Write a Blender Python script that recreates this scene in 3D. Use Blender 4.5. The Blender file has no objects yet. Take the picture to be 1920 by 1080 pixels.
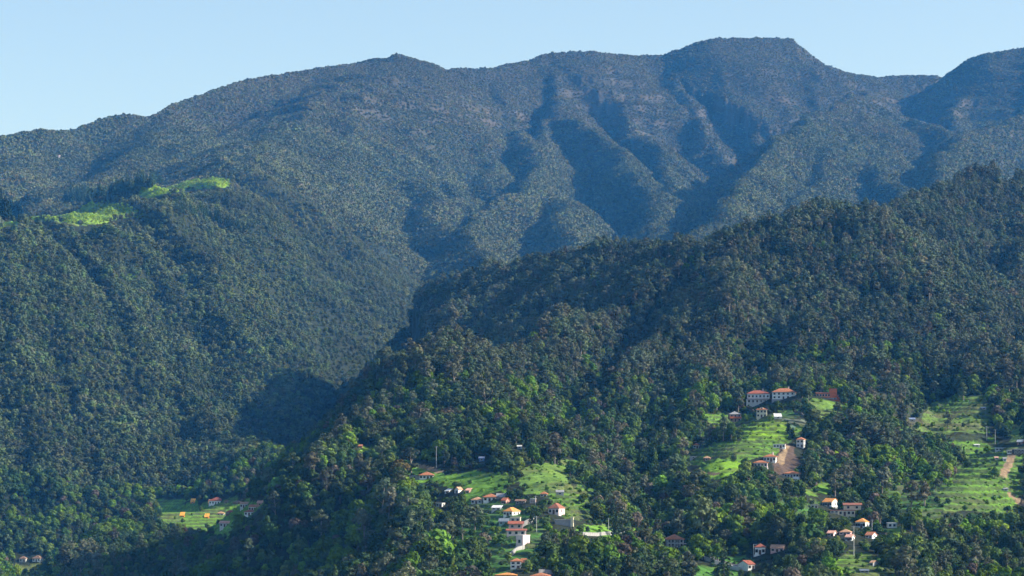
import bpy, math, random
import numpy as np
from mathutils import Vector, Matrix

random.seed(7)
rng = np.random.default_rng(11)
C = bpy.context.scene.collection

# ------------------------------------------------------------------ camera, sky, sun, exposure
F, HV = 5000.0, 900.0                     # focal length in photo pixels, horizon row
scene = bpy.context.scene
cd = bpy.data.cameras.new("camera"); cam = bpy.data.objects.new("camera", cd); C.objects.link(cam)
cam.location = (0, 0, 0); cam.rotation_euler = (math.radians(90), 0, 0)
cd.sensor_width = 36.0; cd.lens = 36.0 * F / 1920.0
cd.shift_y = (HV - 540.0) / 1920.0
cd.clip_start = 1.0; cd.clip_end = 60000.0
scene.camera = cam

SUN_AZ = math.radians(93)                # clockwise from +Y (view direction)
SUN_EL = math.radians(30)
w = bpy.data.worlds.new("World"); scene.world = w; w.use_nodes = True
nt = w.node_tree; nt.nodes.clear()
sky = nt.nodes.new("ShaderNodeTexSky"); sky.sky_type = 'NISHITA'; sky.sun_disc = False
sky.sun_elevation = SUN_EL; sky.sun_rotation = SUN_AZ
sky.altitude = 300; sky.air_density = 1.0; sky.dust_density = 1.6; sky.ozone_density = 1.4
bg = nt.nodes.new("ShaderNodeBackground"); bg.inputs[1].default_value = 0.11
wo = nt.nodes.new("ShaderNodeOutputWorld")
nt.links.new(sky.outputs[0], bg.inputs[0]); nt.links.new(bg.outputs[0], wo.inputs[0])
sd = bpy.data.lights.new("sun", 'SUN'); sd.energy = 5.0; sd.angle = math.radians(0.5); sd.color = (1.0, 0.94, 0.84)
sun = bpy.data.objects.new("sun", sd); C.objects.link(sun)
sv = Vector((math.sin(SUN_AZ) * math.cos(SUN_EL), math.cos(SUN_AZ) * math.cos(SUN_EL), math.sin(SUN_EL)))
sun.rotation_euler = sv.to_track_quat('Z', 'Y').to_euler(); sun.location = (1500, 500, 1500)
scene.view_settings.view_transform = 'Standard'; scene.view_settings.look = 'None'
scene.view_settings.exposure = 0.9; scene.view_settings.gamma = 1.0
scene.cycles.max_bounces = 4; scene.cycles.diffuse_bounces = 1; scene.cycles.volume_bounces = 0
scene.cycles.transmission_bounces = 1; scene.cycles.glossy_bounces = 1
scene.cycles.use_denoising = True

# ------------------------------------------------------------------ noise
def _hash2(ix, iy, seed):
    h = (ix.astype(np.int64) * 374761393 + iy.astype(np.int64) * 668265263 + seed * 1442695041) & 0xffffffff
    h = ((h ^ (h >> 13)) * 1274126177) & 0xffffffff
    return ((h ^ (h >> 16)) & 0xffff).astype(np.float64) / 65535.0
def vnoise(x, y, seed=0):
    ix = np.floor(x); iy = np.floor(y); fx = x - ix; fy = y - iy
    fx = fx * fx * (3 - 2 * fx); fy = fy * fy * (3 - 2 * fy)
    a = _hash2(ix, iy, seed); b = _hash2(ix + 1, iy, seed); c = _hash2(ix, iy + 1, seed); d = _hash2(ix + 1, iy + 1, seed)
    return (a * (1 - fx) + b * fx) * (1 - fy) + (c * (1 - fx) + d * fx) * fy
def fbm(x, y, seed=0, o=4):
    s = np.zeros_like(x, dtype=float); a = 0.5; t = 0
    for k in range(o):
        s += a * vnoise(x * 2 ** k, y * 2 ** k, seed + k); t += a; a *= 0.5
    return s / t
def ridged(x, y, seed=0, o=3):
    s = np.zeros_like(x, dtype=float); a = 0.5; t = 0
    for k in range(o):
        s += a * (1 - np.abs(2 * vnoise(x * 2 ** k, y * 2 ** k, seed + k) - 1)); t += a; a *= 0.5
    return s / t

# ------------------------------------------------------------------ terrain from ridge lines
def P3(u, v, Y): return ((u - 960.0) / F * Y, Y, (HV - v) / F * Y)
# points (u, v, Y); tree height; slope on the left of travel, slope on the right; gully depth; gully spacing; rounding
R = []
def ridge(pts, th=5, sl=0.7, sr=0.7, g=25, lam=160, rnd=15, w=1e9, ex=0):
    R.append(dict(p=np.array([P3(*q) for q in pts]) - np.array([0, 0, th]), sl=sl, sr=sr, g=g, lam=lam, rnd=rnd, w=w, ex=ex, seed=len(R) * 17))
# the main range (travelling to the right, its camera side is the right-hand side)
ridge([(-700,330,4500),(-300,280,4900),(0,252,5200),(85,240,5300),(105,244,5330),(145,241,5400),(155,233,5420),(210,215,5500),(240,214,5530),
       (275,218,5580),(300,209,5620),(330,192,5700),(400,168,5850),(450,151,5950),(540,134,6100),(640,120,6250),(700,114,6350),(722,110,6380),(733,104,6390),(742,98,6400),(752,100,6415),
       (765,107,6440),(790,112,6500),(812,118,6550),(832,128,6600),(845,126,6610),(920,125,6700),(990,111,6800),(1030,97,6850),(1110,94,6900),(1150,100,7000),
       (1200,103,7080),(1240,101,7100),(1270,90,7100),(1300,78,7100),(1340,70,7100),(1400,69,7150),(1450,70,7180),(1488,71,7200),(1496,81,7200),(1515,95,7200),(1540,116,7200),(1590,135,7250),
       (1640,143,7400),(1700,139,7500),(1755,139,7500),(1775,147,7500),(1790,130,7300),(1820,108,7200),(1870,93,7100),
       (1920,87,7100),(2100,60,7000),(2300,90,7000),(2900,150,6800)], 3, 0.7, 0.62, 20, 230, 3)
# spurs of the range
ridge([(742,101,6400),(700,135,6150),(645,160,5900),(610,195,5650),(560,240,5350),(500,275,5000),(450,300,4600),(430,322,4250),(380,328,4000),
       (330,342,3750),(270,366,3500),(200,374,3360),(150,376,3300),(60,384,3200),(0,402,3080),(-200,440,2850),(-600,520,2500)], 3, 0.75, 0.40, 10, 150, 110)
ridge([(330,192,5700),(300,250,5300),(250,290,5000),(150,330,4600),(50,370,4300),(-100,400,4100),(-500,430,3900)], 6, 0.5, 0.5, 25, 200, 30)
ridge([(85,240,5300),(40,290,5000),(-50,320,4700),(-400,380,4400)], 6, 0.5, 0.5, 25, 200, 30)
ridge([(540,134,6100),(520,180,5850),(470,215,5600),(420,240,5400),(340,280,5100),(250,310,4800)], 5, 0.6, 0.5, 25, 180, 20)
ridge([(645,160,5900),(600,250,5400),(610,330,4900),(640,420,4400),(668,500,4000),(665,560,3780)], 8, 1.0, 0.7, 30, 130, 20)
ridge([(560,240,5350),(530,300,4900),(520,360,4450),(540,430,4050),(575,500,3700),(575,590,3420)], 8, 0.85, 0.7, 30, 120, 20)
ridge([(380,352,3700),(420,410,3480),(450,480,3260),(480,560,3080),(490,640,2940),(470,710,2790),(478,780,2560),(500,840,2330),(530,875,2240)], 7, 1.0, 0.7, 30, 90, 18)
ridge([(330,362,3450),(350,430,3230),(385,510,3030),(410,590,2880),(420,670,2740),(425,750,2600),(440,830,2430),(460,890,2320)], 7, 0.85, 0.7, 30, 85, 18)
ridge([(270,378,3300),(275,450,3080),(310,540,2900),(340,630,2760),(355,720,2640),(365,800,2520),(390,880,2400)], 7, 0.85, 0.7, 30, 85, 18)
ridge([(200,390,3150),(200,470,2960),(230,560,2800),(260,650,2680),(280,740,2570),(300,820,2470),(320,890,2380)], 7, 0.85, 0.7, 30, 85, 18)
ridge([(120,400,3020),(110,480,2850),(130,570,2720),(160,660,2610),(190,750,2500),(215,840,2410),(235,920,2320)], 7, 0.85, 0.7, 30, 85, 18)
ridge([(40,410,2940),(20,500,2770),(40,600,2640),(75,700,2520),(100,800,2420),(125,890,2330),(150,960,2260)], 7, 0.85, 0.7, 30, 85, 18)
ridge([(-60,425,2850),(-70,520,2680),(-50,640,2550),(-10,760,2430),(20,860,2340),(40,960,2250)], 7, 0.85, 0.7, 30, 85, 18)
ridge([(-180,440,2750),(-180,560,2590),(-150,700,2440),(-100,820,2330),(-70,930,2250)], 7, 0.85, 0.7, 30, 85, 18)
ridge([(645,160,5900),(690,230,5650),(745,290,5350),(800,350,5050),(850,410,4650),(885,455,4350),(896,475,4200)], 6, 1.0, 0.5, 20, 140, 25)
ridge([(742,101,6400),(735,150,6250),(745,200,6050),(790,260,5800),(840,320,5500),(860,370,5200)], 5, 0.75, 0.55, 22, 140, 15)
ridge([(790,112,6500),(830,180,6300),(870,240,6050),(905,290,5800),(920,330,5500)], 4, 0.75, 0.6, 22, 140, 15)
ridge([(920,125,6700),(960,190,6400),(975,240,6100),(985,280,5800)], 4, 0.75, 0.7, 22, 140, 15)
ridge([(1045,97,6870),(1050,185,6400),(1015,240,6100),(1000,290,5700),(990,322,5300),(945,350,5050),(905,385,4800),(880,412,4550),(905,465,4200),(935,500,4000)], 6, 0.7, 1.05, 22, 140, 12)
ridge([(1050,185,6400),(1110,225,6100),(1170,280,5700),(1215,340,5300),(1240,390,4900),(1250,440,4500)], 6, 0.75, 0.75, 22, 130, 15)
ridge([(985,322,5300),(1050,360,5000),(1080,410,4650),(1090,470,4300)], 7, 0.7, 0.7, 20, 120, 20)
ridge([(1130,97,6950),(1150,170,6700),(1200,230,6350),(1250,290,5900),(1270,340,5500),(1310,400,5000),(1325,435,4700)], 6, 0.7, 0.95, 22, 130, 15)
ridge([(1255,98,7080),(1280,160,6800),(1305,210,6600),(1340,262,6350),(1370,312,6100),(1374,345,5850)], 5, 1.0, 0.75, 20, 120, 12)
ridge([(1420,70,7150),(1440,140,7000),(1440,200,6800),(1415,245,6600),(1400,285,6400)], 4, 0.8, 0.9, 20, 120, 10)
ridge([(1625,145,7250),(1592,166,6400),(1545,188,6050),(1505,210,5750),(1455,262,5250),(1412,310,4850),(1378,350,4600),(1335,410,4250),(1300,445,4100)], 5, 0.55, 1.1, 18, 120, 12)
ridge([(1592,168,6350),(1610,215,6000),(1580,260,5600),(1560,305,5200),(1520,350,4850),(1480,400,4500)], 5, 0.6, 0.8, 18, 120, 15)
ridge([(1592,168,6600),(1660,215,6200),(1660,265,5800),(1640,300,5400),(1700,340,4950),(1710,400,4500)], 5, 0.6, 1.15, 18, 120, 15)
ridge([(1592,168,6600),(1700,205,6400),(1770,245,6000),(1780,300,5500)], 5, 0.6, 0.7, 18, 120, 15)
ridge([(1700,139,7500),(1690,190,7200),(1720,230,6900)], 4, 0.9, 0.9, 25, 90, 8)
ridge([(1850,98,7150),(1800,170,6900),(1790,215,6600)], 4, 0.8, 0.9, 25, 120, 8)
ridge([(2400,180,6600),(2050,200,6300),(1930,225,6200),(1895,208,6050),(1880,207,6000),(1865,214,5980),(1810,245,5700),(1780,275,5400),(1765,310,5050),(1740,370,4700)], 6, 0.7, 0.6, 22, 130, 10)
# the wooded hill on the right
ridge([(2700,60,3900),(2250,200,3400),(2050,270,3150),(1920,318,3000),(1835,300,2900),(1770,338,2800),(1700,372,2650),(1640,395,2500),
       (1570,374,2400),(1500,366,2300),(1440,374,2250),(1380,398,2250),(1300,432,2300),(1240,450,2350),(1180,425,2450),(1100,452,2500),
       (1010,480,2620),(930,492,2720),(850,510,2800),(810,520,2840),(775,555,2880),(752,590,2890),(735,625,2850),(690,675,2780),(640,735,2700),(590,795,2620),(550,845,2540)],
      15, 0.62, 0.95, 20, 90, 10)
ridge([(1300,440,2290),(1230,482,2200),(1150,515,2100),(1080,540,2020),(1045,558,1980),(950,600,1880),(912,625,1830),(850,647,1780),
       (800,688,1720),(760,714,1680),(700,750,1620),(650,776,1560),(605,803,1500),(585,828,1478)],
      13, 0.62, 1.1, 10, 80, 8)
ridge([(700,752,1620),(725,800,1540),(742,850,1460),(752,900,1380),(762,950,1300),(785,1010,1200),(815,1080,1110),(840,1160,1010)], 9, 0.22, 1.05, 7, 60, 8, 60, 0.5)
ridge([(850,647,1780),(880,720,1650),(920,800,1520),(960,860,1420),(1010,880,1370),(1010,925,1290),(1000,950,1230),(975,1000,1145),(965,1070,1050),(960,1160,950)], 4, 0.45, 0.35, 5, 60, 20, 45, 0.6)
ridge([(1000,940,1240),(1060,985,1180),(1110,1010,1130),(1130,1070,1050),(1140,1160,950)], 6, 0.4, 0.4, 5, 60, 15)
ridge([(1300,445,2290),(1290,520,2140),(1250,580,2010),(1200,640,1890),(1150,700,1770),(1120,760,1650),(1090,820,1530),(1080,860,1440)], 13, 0.8, 0.75, 26, 80, 8)
ridge([(1420,400,2260),(1400,480,2120),(1385,560,1980),(1345,640,1850),(1315,700,1740),(1290,760,1620),(1255,830,1500)], 13, 0.8, 0.75, 26, 80, 8)
ridge([(1500,380,2300),(1490,480,2130),(1510,560,1990),(1530,640,1840),(1520,700,1720),(1485,745,1630),(1425,790,1530),(1375,850,1430),(1390,900,1350),
       (1440,940,1270),(1520,970,1210),(1590,985,1170),(1600,1030,1090),(1590,1130,970)], 4, 0.35, 0.5, 6, 70, 22, 60, 0.4)
ridge([(1390,900,1350),(1330,960,1250),(1290,1010,1180),(1250,1050,1120),(1230,1130,1020)], 6, 0.5, 0.5, 6, 60, 15)
ridge([(1590,740,1620),(1640,790,1540),(1665,850,1450),(1680,910,1350),(1720,990,1240),(1790,1040,1160),(1850,1120,1060)], 12, 0.5, 0.45, 6, 60, 15)
ridge([(1700,375,2650),(1720,450,2450),(1745,520,2260),(1765,590,2100),(1740,650,1960),(1700,690,1860)], 13, 0.7, 0.85, 26, 80, 8)
ridge([(1920,318,3000),(1925,420,2700),(1935,520,2450),(1930,600,2200),(1910,660,2000),(1900,700,1880)], 13, 0.7, 0.85, 26, 80, 8)
ridge([(2400,500,2100),(2150,640,1850),(2020,750,1700),(1940,820,1580),(1880,845,1520),(1800,900,1420),(1740,950,1330),(1700,1010,1240)], 2, 0.45, 0.38, 4, 60, 20, 90, 0.3)
ridge([(1850,700,1850),(1800,750,1750),(1740,820,1620),(1700,880,1500)], 2, 0.4, 0.4, 5, 60, 20)
ridge([(2400,800,1500),(2150,880,1350),(1990,960,1240),(1900,1020,1140),(1850,1090,1050)], 10, 0.5, 0.4, 6, 60, 15)
ridge([(1990,700,1780),(1880,655,1900),(1780,642,2000),(1690,650,2110),(1610,670,2240)], 14, 1.25, 0.45, 8, 60, 8)
# low spur at the bottom left with the terraced hamlet
ridge([(700,900,2350),(520,926,2250),(400,938,2200),(310,945,2150),(250,965,2080),(190,1005,1980),(110,1075,1850),(40,1140,1720)], 4, 0.17, 0.8, 5, 70, 14, 120, 0.4)
ridge([(330,990,1950),(300,1040,1800),(260,1100,1680)], 8, 0.3, 0.3, 8, 60, 20)
ridge([(0,1075,2100),(60,1062,2200),(110,1055,2260)], 2, 0.4, 0.3, 2, 60, 30)

for i_, r_ in enumerate(R):                                # steeper V valleys between the far spurs
    if 0 < i_ and r_['p'][:, 1].mean() > 4800: r_['sl'] *= 1.15; r_['sr'] *= 1.5; r_['rnd'] *= 0.8; r_['p'] = r_['p'] - np.array([0, 0, 22.0]) * np.linspace(1, 0, len(r_['p']))[:, None]
def base_height(X, Y):
    z0 = -75 + np.clip(Y - 2400, 0, 1e9) * 0.10 - np.clip(1100 - Y, 0, 400) * 0.12
    z0 = np.maximum(z0, -3 - 0.42 * np.sqrt(X * X + Y * Y))          # the camera's own hillside
    sz = 0.25 + 0.75 * np.clip((Y - 1500) / 3500, 0, 1)
    wx = (fbm(X / 210, Y / 210, 3, 3) - 0.5) * 75 * sz; wy = (fbm(X / 210, Y / 210, 9, 3) - 0.5) * 75 * sz
    k = 3 + 5 * np.clip((Y - 1500) / 3000, 0, 1)
    Xw, Yw = X + wx, Y + wy
    hs = [z0]
    for r in R:
        p = r['p']; bd = np.full(X.shape, 1e18); bz = np.zeros(X.shape); W = np.zeros(X.shape); T = np.zeros(X.shape); S_ = np.zeros(X.shape); acc = 0.0
        for i in range(len(p) - 1):
            ax, ay, az = p[i]; bx, by, bz_ = p[i + 1]; dx, dy = bx - ax, by - ay; L2 = dx * dx + dy * dy; L = math.sqrt(L2)
            t = np.clip(((Xw - ax) * dx + (Yw - ay) * dy) / L2, 0, 1)
            ex = Xw - ax - t * dx; ey = Yw - ay - t * dy; d2 = ex * ex + ey * ey
            m = d2 < bd
            bd = np.where(m, d2, bd); bz = np.where(m, az + t * (bz_ - az), bz)
            wgt = 1.0 / (d2 + 60.0) ** 2
            W += wgt; T += wgt * (acc + t * L); S_ += wgt * (dx * ey - dy * ex) / (L * np.sqrt(d2 + 60.0)); acc += L
        d = np.sqrt(bd); bt = T / W; side = np.clip(S_ / W * 1.6, -1, 1)
        s = r['sr'] + (r['sl'] - r['sr']) * (side * 0.5 + 0.5)
        dd = np.sqrt(d * d + r['rnd'] ** 2) - r['rnd']
        gl = ridged(bt / r['lam'] + d / (r['lam'] * 6), side * 1.5 + d / (r['lam'] * 4), r['seed'], 2) - 0.6
        h = bz - s * dd - r['ex'] * np.maximum(0, d - r['w']) + r['g'] * gl * np.clip(d / 110, 0, 1) * 1.5
        hs.append(h)
    M = np.max(np.stack(hs), axis=0)
    S = sum(np.exp(np.clip((h - M) / k, -30, 0)) for h in hs)
    return M + k * np.log(S) - k * 0.5

def steps(*segs):
    out = [segs[0][0]]
    for a, b, s in segs: out += list(np.linspace(a, b, max(1, round((b - a) / s)) + 1)[1:])
    return np.array(out)
AA = steps((-0.60, -0.30, 0.01), (-0.30, -0.21, 0.0012), (-0.21, 0.21, 0.0005), (0.21, 0.30, 0.0012), (0.30, 0.62, 0.01))
YY = steps((-60, 300, 20), (300, 900, 12), (900, 2700, 3.2), (2700, 4300, 7), (4300, 7700, 11), (7700, 9800, 70))
AC = steps((-0.60, -0.30, 0.015), (-0.30, 0.30, 0.0011), (0.30, 0.62, 0.016))
YC = steps((-60, 900, 30), (900, 2700, 7), (2700, 7700, 17), (7700, 9800, 105))
def xw(Y): return np.maximum(Y, 250.0)                      # the sheet keeps some width near the camera
gA, gY = np.meshgrid(AC, YC); HC = base_height(gA * xw(gY), gY)
def bil(G, A_, Y_, a, y):
    i = np.clip(np.searchsorted(A_, a) - 1, 0, len(A_) - 2); j = np.clip(np.searchsorted(Y_, y) - 1, 0, len(Y_) - 2)
    fa = np.clip((a - A_[i]) / (A_[i + 1] - A_[i]), 0, 1); fy = np.clip((y - Y_[j]) / (Y_[j + 1] - Y_[j]), 0, 1)
    return (G[j, i] * (1 - fa) + G[j, i + 1] * fa) * (1 - fy) + (G[j + 1, i] * (1 - fa) + G[j + 1, i + 1] * fa) * fy
gA, gY = np.meshgrid(AA, YY); GX = gA * xw(gY)
H = bil(HC, AC, YC, gA.ravel(), gY.ravel()).reshape(gA.shape)
amp = 3 + 9 * np.clip((gY - 2500) / 3500, 0, 1)
H += (ridged(GX / 95, gY / 95, 40, 4) - 0.6) * amp * 1.5 * np.clip((gY - 700) / 400, 0, 1)
far = np.clip((gY - 3800) / 1500, 0, 1)
U0 = 960 + F * GX / np.maximum(gY, 1.0)
wall = np.clip((gY - 2250) / 250, 0, 1) * np.clip((4900 - gY) / 800, 0, 1) * np.clip((760 - U0) / 90, 0, 1)
wr2 = (fbm(GX / 170, gY / 170, 73, 3) - 0.5) * 90
pc = GX * 0.93 + gY * 0.37 + wr2; ac = gY * 0.93 - GX * 0.37
H += (ridged(pc / 105, ac / 620, 64, 3) - 0.72) * 60 * wall
pn = GX * 0.97 - gY * 0.10 + wr2 * 0.5; nearm = np.clip((gY - 1620) / 260, 0, 1) * np.clip((2500 - gY) / 350, 0, 1) * np.clip((U0 - 760) / 60, 0, 1)
H += (ridged(pn / 125, gY / 420, 66, 4) - 0.74) * 74 * nearm
SKYD = np.full(H.shape, 1e9); SKYZ = np.zeros(H.shape)
for a_, b_ in zip(R[0]['p'][:-1], R[0]['p'][1:]):
    dx, dy = b_[0] - a_[0], b_[1] - a_[1]; t = np.clip(((GX - a_[0]) * dx + (gY - a_[1]) * dy) / (dx * dx + dy * dy), 0, 1)
    dn_ = np.hypot(GX - a_[0] - t * dx, gY - a_[1] - t * dy); SKYZ = np.where(dn_ < SKYD, a_[2] + t * (b_[2] - a_[2]), SKYZ); SKYD = np.minimum(SKYD, dn_)
wrp = fbm(GX / 300, gY / 300, 71, 2) * 2.2
H += (ridged(GX / 260 + wrp, gY / 420 - wrp * 0.6, 60, 4) - 0.62) * 46 * far * np.clip((SKYD - 60) / 260, 0, 1)
qs = H / 42 + 1.6 * fbm(GX / 700, gY / 700, 74, 2); fq = qs - np.floor(qs)
H += 42 * 0.45 * (np.clip((fq - 0.62) / 0.38, 0, 1) - fq) * np.clip((H - 640) / 160, 0, 1) * far * np.clip((fbm(GX / 190, gY / 190, 75, 3) - 0.40) * 6, 0, 1) * np.clip((SKYD - 30) / 80, 0, 1)
H = np.where(gY > 4000, np.maximum(H - 10 * np.exp(-SKYD / 40), SKYZ + 1.5 - 0.78 * SKYD + 7 * (ridged(GX / 45, gY / 45, 88, 3) - 0.62)), H)   # a crisp crest line


# ------------------------------------------------------------------ fields, terraces, tracks and painted shade strips (patches of the real slope)
GU = 960 + F * GX / np.maximum(gY, 1.0); GV = HV - F * H / np.maximum(gY, 1.0)
def inpoly(u, v, poly):
    c = np.zeros(u.shape, dtype=bool); n = len(poly)
    for i in range(n):
        x1, y1 = poly[i]; x2, y2 = poly[(i + 1) % n]
        if y1 == y2: continue
        m = ((y1 > v) != (y2 > v)) & (u < (x2 - x1) * (v - y1) / (y2 - y1) + x1)
        c ^= m
    return c
COLS = dict(grass=(0.11, 0.23, 0.025), bright=(0.17, 0.32, 0.02), crop=(0.065, 0.17, 0.03), olive=(0.115, 0.205, 0.035), soil=(0.095, 0.066, 0.05),
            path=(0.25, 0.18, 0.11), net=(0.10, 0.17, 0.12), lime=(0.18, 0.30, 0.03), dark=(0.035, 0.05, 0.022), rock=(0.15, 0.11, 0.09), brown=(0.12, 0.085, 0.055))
# (polygon in photo pixels, near and far distance, colour, terrace step in metres, tree density left)
FIELDS = [
 ([(757,868),(790,875),(830,888),(850,882),(890,874),(940,885),(965,910),(940,925),(880,930),(790,905),(760,890)], 1000, 1750, 'grass', 0, 0.03),
 ([(965,885),(1020,868),(1075,862),(1095,868),(1072,890),(1060,915),(1020,925),(975,922)], 1000, 1800, 'olive', 0, 0.02),
 ([(1010,925),(1060,915),(1110,905),(1120,935),(1105,975),(1050,970)], 1000, 1800, 'grass', 2.5, 0.1),
 ([(870,930),(960,935),(1000,965),(1050,985),(1010,1030),(960,1080),(900,1080),(930,1000),(890,960)], 900, 1700, 'crop', 2.5, 0.25),
 ([(800,1010),(860,960),(920,960),(935,1010),(880,1060),(830,1080)], 900, 1700, 'crop', 2, 0.35),
 ([(1090,985),(1165,990),(1230,1000),(1230,1010),(1090,1003)], 900, 1700, 'grass', 0, 0.1),
 ([(1310,775),(1360,768),(1400,775),(1450,770),(1480,785),(1530,795),(1535,803),(1490,810),(1480,850),(1440,852),(1400,862),(1385,885),(1330,900),(1310,880),(1290,870),(1290,840),(1320,832),(1380,822),(1385,795),(1320,793)], 1000, 1950, 'grass', 2.6, 0.05),
 ([(1325,862),(1395,862),(1380,885),(1340,900),(1320,885)], 1000, 1950, 'bright', 0, 0.02),
 ([(1400,790),(1475,790),(1475,812),(1400,825)], 1000, 1950, 'bright', 2.6, 0.02),
 ([(1475,783),(1536,795),(1535,803),(1485,800)], 1000, 1950, 'net', 0, 0),
 ([(1450,762),(1510,768),(1520,782),(1455,778)], 1000, 1950, 'crop', 2, 0.03),
 ([(1500,745),(1545,748),(1600,762),(1590,778),(1545,775)], 1000, 1950, 'olive', 0, 0.05),
 ([(1475,838),(1492,842),(1500,870),(1485,885),(1455,888),(1460,860)], 1000, 1950, 'soil', 0, 0),
 ([(1720,760),(1760,745),(1850,740),(1870,790),(1850,812),(1760,812),(1700,800)], 1000, 2300, 'olive', 3.0, 0.12),
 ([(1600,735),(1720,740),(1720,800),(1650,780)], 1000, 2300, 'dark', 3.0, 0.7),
 ([(1780,828),(1850,822),(1920,840),(1920,960),(1850,960),(1760,960),(1730,930),(1790,880)], 900, 2200, 'grass', 3.2, 0.07),
 ([(1640,895),(1740,905),(1760,960),(1880,990),(1860,1000),(1700,985)], 900, 2200, 'crop', 3.0, 0.25),
 ([(1880,800),(1930,790),(1930,830),(1890,825)], 900, 2200, 'olive', 0, 0.1),
 ([(1640,992),(1700,988),(1705,1000),(1640,1003)], 900, 1600, 'bright', 0, 0),
 ([(1540,905),(1590,915),(1560,930),(1520,930),(1500,920)], 900, 1600, 'grass', 0, 0.05),
 ([(1590,1030),(1650,1050),(1700,1078),(1580,1085),(1570,1060)], 900, 1600, 'grass', 1.5, 0.08),
 ([(1330,1040),(1395,1045),(1410,1058),(1375,1062)], 900, 1600, 'crop', 0, 0),
 ([(1300,1062),(1380,1068),(1390,1085),(1270,1085)], 900, 1600, 'crop', 0, 0.1),
 ([(1410,990),(1470,930),(1530,940),(1540,985),(1450,1000)], 900, 1600, 'crop', 2.5, 0.35),
 ([(285,938),(350,938),(480,935),(495,945),(480,1000),(420,1015),(380,990),(290,975)], 1700, 2600, 'grass', 2.2, 0.05),
 ([(45,390),(90,384),(160,381),(230,386),(272,405),(220,412),(160,424),(110,415),(60,412)], 2500, 3900, 'lime', 0, 0.0),
 ([(255,362),(300,347),(340,335),(400,330),(435,342),(430,352),(390,352),(330,360),(270,372)], 3000, 4300, 'lime', 0, 0.0),
 ([(0,414),(30,414),(40,420),(0,424)], 2500, 3900, 'grass', 0, 0.0),
 ([(1870,318),(1895,316),(1905,330),(1885,340)], 2500, 3400, 'lime', 0, 0.0),
 ([(1800,610),(1850,605),(1860,625),(1810,635)], 1700, 2600, 'grass', 0, 0.2),
 ([(680,840),(720,850),(700,862),(678,856)], 1200, 1900, 'lime', 0, 0.2),
 ([(20,1060),(90,1058),(100,1080),(30,1085)], 1700, 2600, 'olive', 0, 0.1),
]
FID = np.full(H.shape, -1)
near_rows = (gY > 850) & (gY < 4400)
for i, (poly, y0, y1, col, st, dn) in enumerate(FIELDS):
    m = near_rows & (gY > y0) & (gY < y1) & inpoly(GU + (26 if y0 < 2000 else 8) * (fbm(GX / 18, gY / 18, 5, 3) - 0.5) * 2, GV + (14 if y0 < 2000 else 4) * (fbm(GX / 22, gY / 22, 6, 3) - 0.5) * 2, poly)
    FID[m] = i
STEP = np.zeros(H.shape)
for i, f_ in enumerate(FIELDS):
    if f_[4]: STEP[FID == i] = f_[4]
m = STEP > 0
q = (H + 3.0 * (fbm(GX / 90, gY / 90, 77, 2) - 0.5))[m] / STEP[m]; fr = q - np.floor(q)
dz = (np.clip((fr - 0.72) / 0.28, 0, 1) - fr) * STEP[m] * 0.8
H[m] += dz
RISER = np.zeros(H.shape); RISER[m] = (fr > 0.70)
def gh(x, y):                                              # ground height at world x, y
    x = np.asarray(x, float); y = np.asarray(y, float)
    return bil(H, AA, YY, (x / xw(y)).ravel(), y.ravel()).reshape(x.shape)
def hit(u, v, y0=880.0, y1=7600.0, lift=0.0):              # first ground point on the line of sight
    ys = np.arange(y0, y1, 2.0); a = (u - 960.0) / F
    z = bil(H, AA, YY, np.full(ys.shape, a), ys)
    k = np.nonzero(z + lift >= (HV - v) / F * ys)[0]
    y = ys[k[0]] if len(k) else y1
    return Vector((a * y, y, float(gh(a * y, y))))

# base colour of the slope
col = np.zeros(H.shape + (4,)); col[..., 3] = 1
n1 = fbm(GX / 40, gY / 40, 21, 4); n2 = fbm(GX / 400, gY / 400, 22, 3)
c_soil = np.array([0.022, 0.028, 0.014]); c_scrub = np.array([0.032, 0.042, 0.024]); c_heath = np.array([0.040, 0.038, 0.027])
hi = np.clip((H - 520) / 500 + (n2 - 0.5) * 1.2, 0, 1)[..., None]; fr_ = np.clip((gY - 3300) / 1500, 0, 1)[..., None]
col[..., :3] = c_soil * (1 - fr_) + fr_ * (c_scrub * (1 - hi) + c_heath * hi)
gy, gx = np.gradient(H); 
slope = np.hypot(gy / np.maximum(np.gradient(gY, axis=0), 1e-6), gx / np.maximum(np.abs(np.gradient(GX, axis=1)), 1e-6))
rk = np.clip((slope - 0.95) * 3, 0, 1) * np.clip((H - 620) / 200, 0, 1) * np.clip((n1 - 0.42) * 6, 0, 1)
col[..., :3] = col[..., :3] * (1 - rk[..., None]) + np.array([0.068, 0.06, 0.05]) * rk[..., None]
for i, f_ in enumerate(FIELDS):
    m = FID == i
    if m.any():
        v_ = (0.5 + 0.95 * fbm(GX[m] / 7, gY[m] / 7, 31, 4))[:, None]
        dry = np.clip((fbm(GX[m] / 30, gY[m] / 22, 33, 3) - 0.52) * 5, 0, 1)[:, None] * 0.5
        col[m, :3] = (np.array(COLS[f_[3]]) * (1 - dry) + np.array(COLS['brown']) * dry) * v_
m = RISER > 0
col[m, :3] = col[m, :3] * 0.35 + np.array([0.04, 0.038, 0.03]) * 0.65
TRACK_OR_SHADE = np.zeros(H.shape)
def seg_dist(X, Y, P):
    d = np.full(X.shape, 1e9)
    for a_, b_ in zip(P[:-1], P[1:]):
        dx, dy = b_[0] - a_[0], b_[1] - a_[1]; L2 = dx * dx + dy * dy + 1e-6
        t = np.clip(((X - a_[0]) * dx + (Y - a_[1]) * dy) / L2, 0, 1)
        d = np.minimum(d, np.hypot(X - a_[0] - t * dx, Y - a_[1] - t * dy))
    return d
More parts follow.
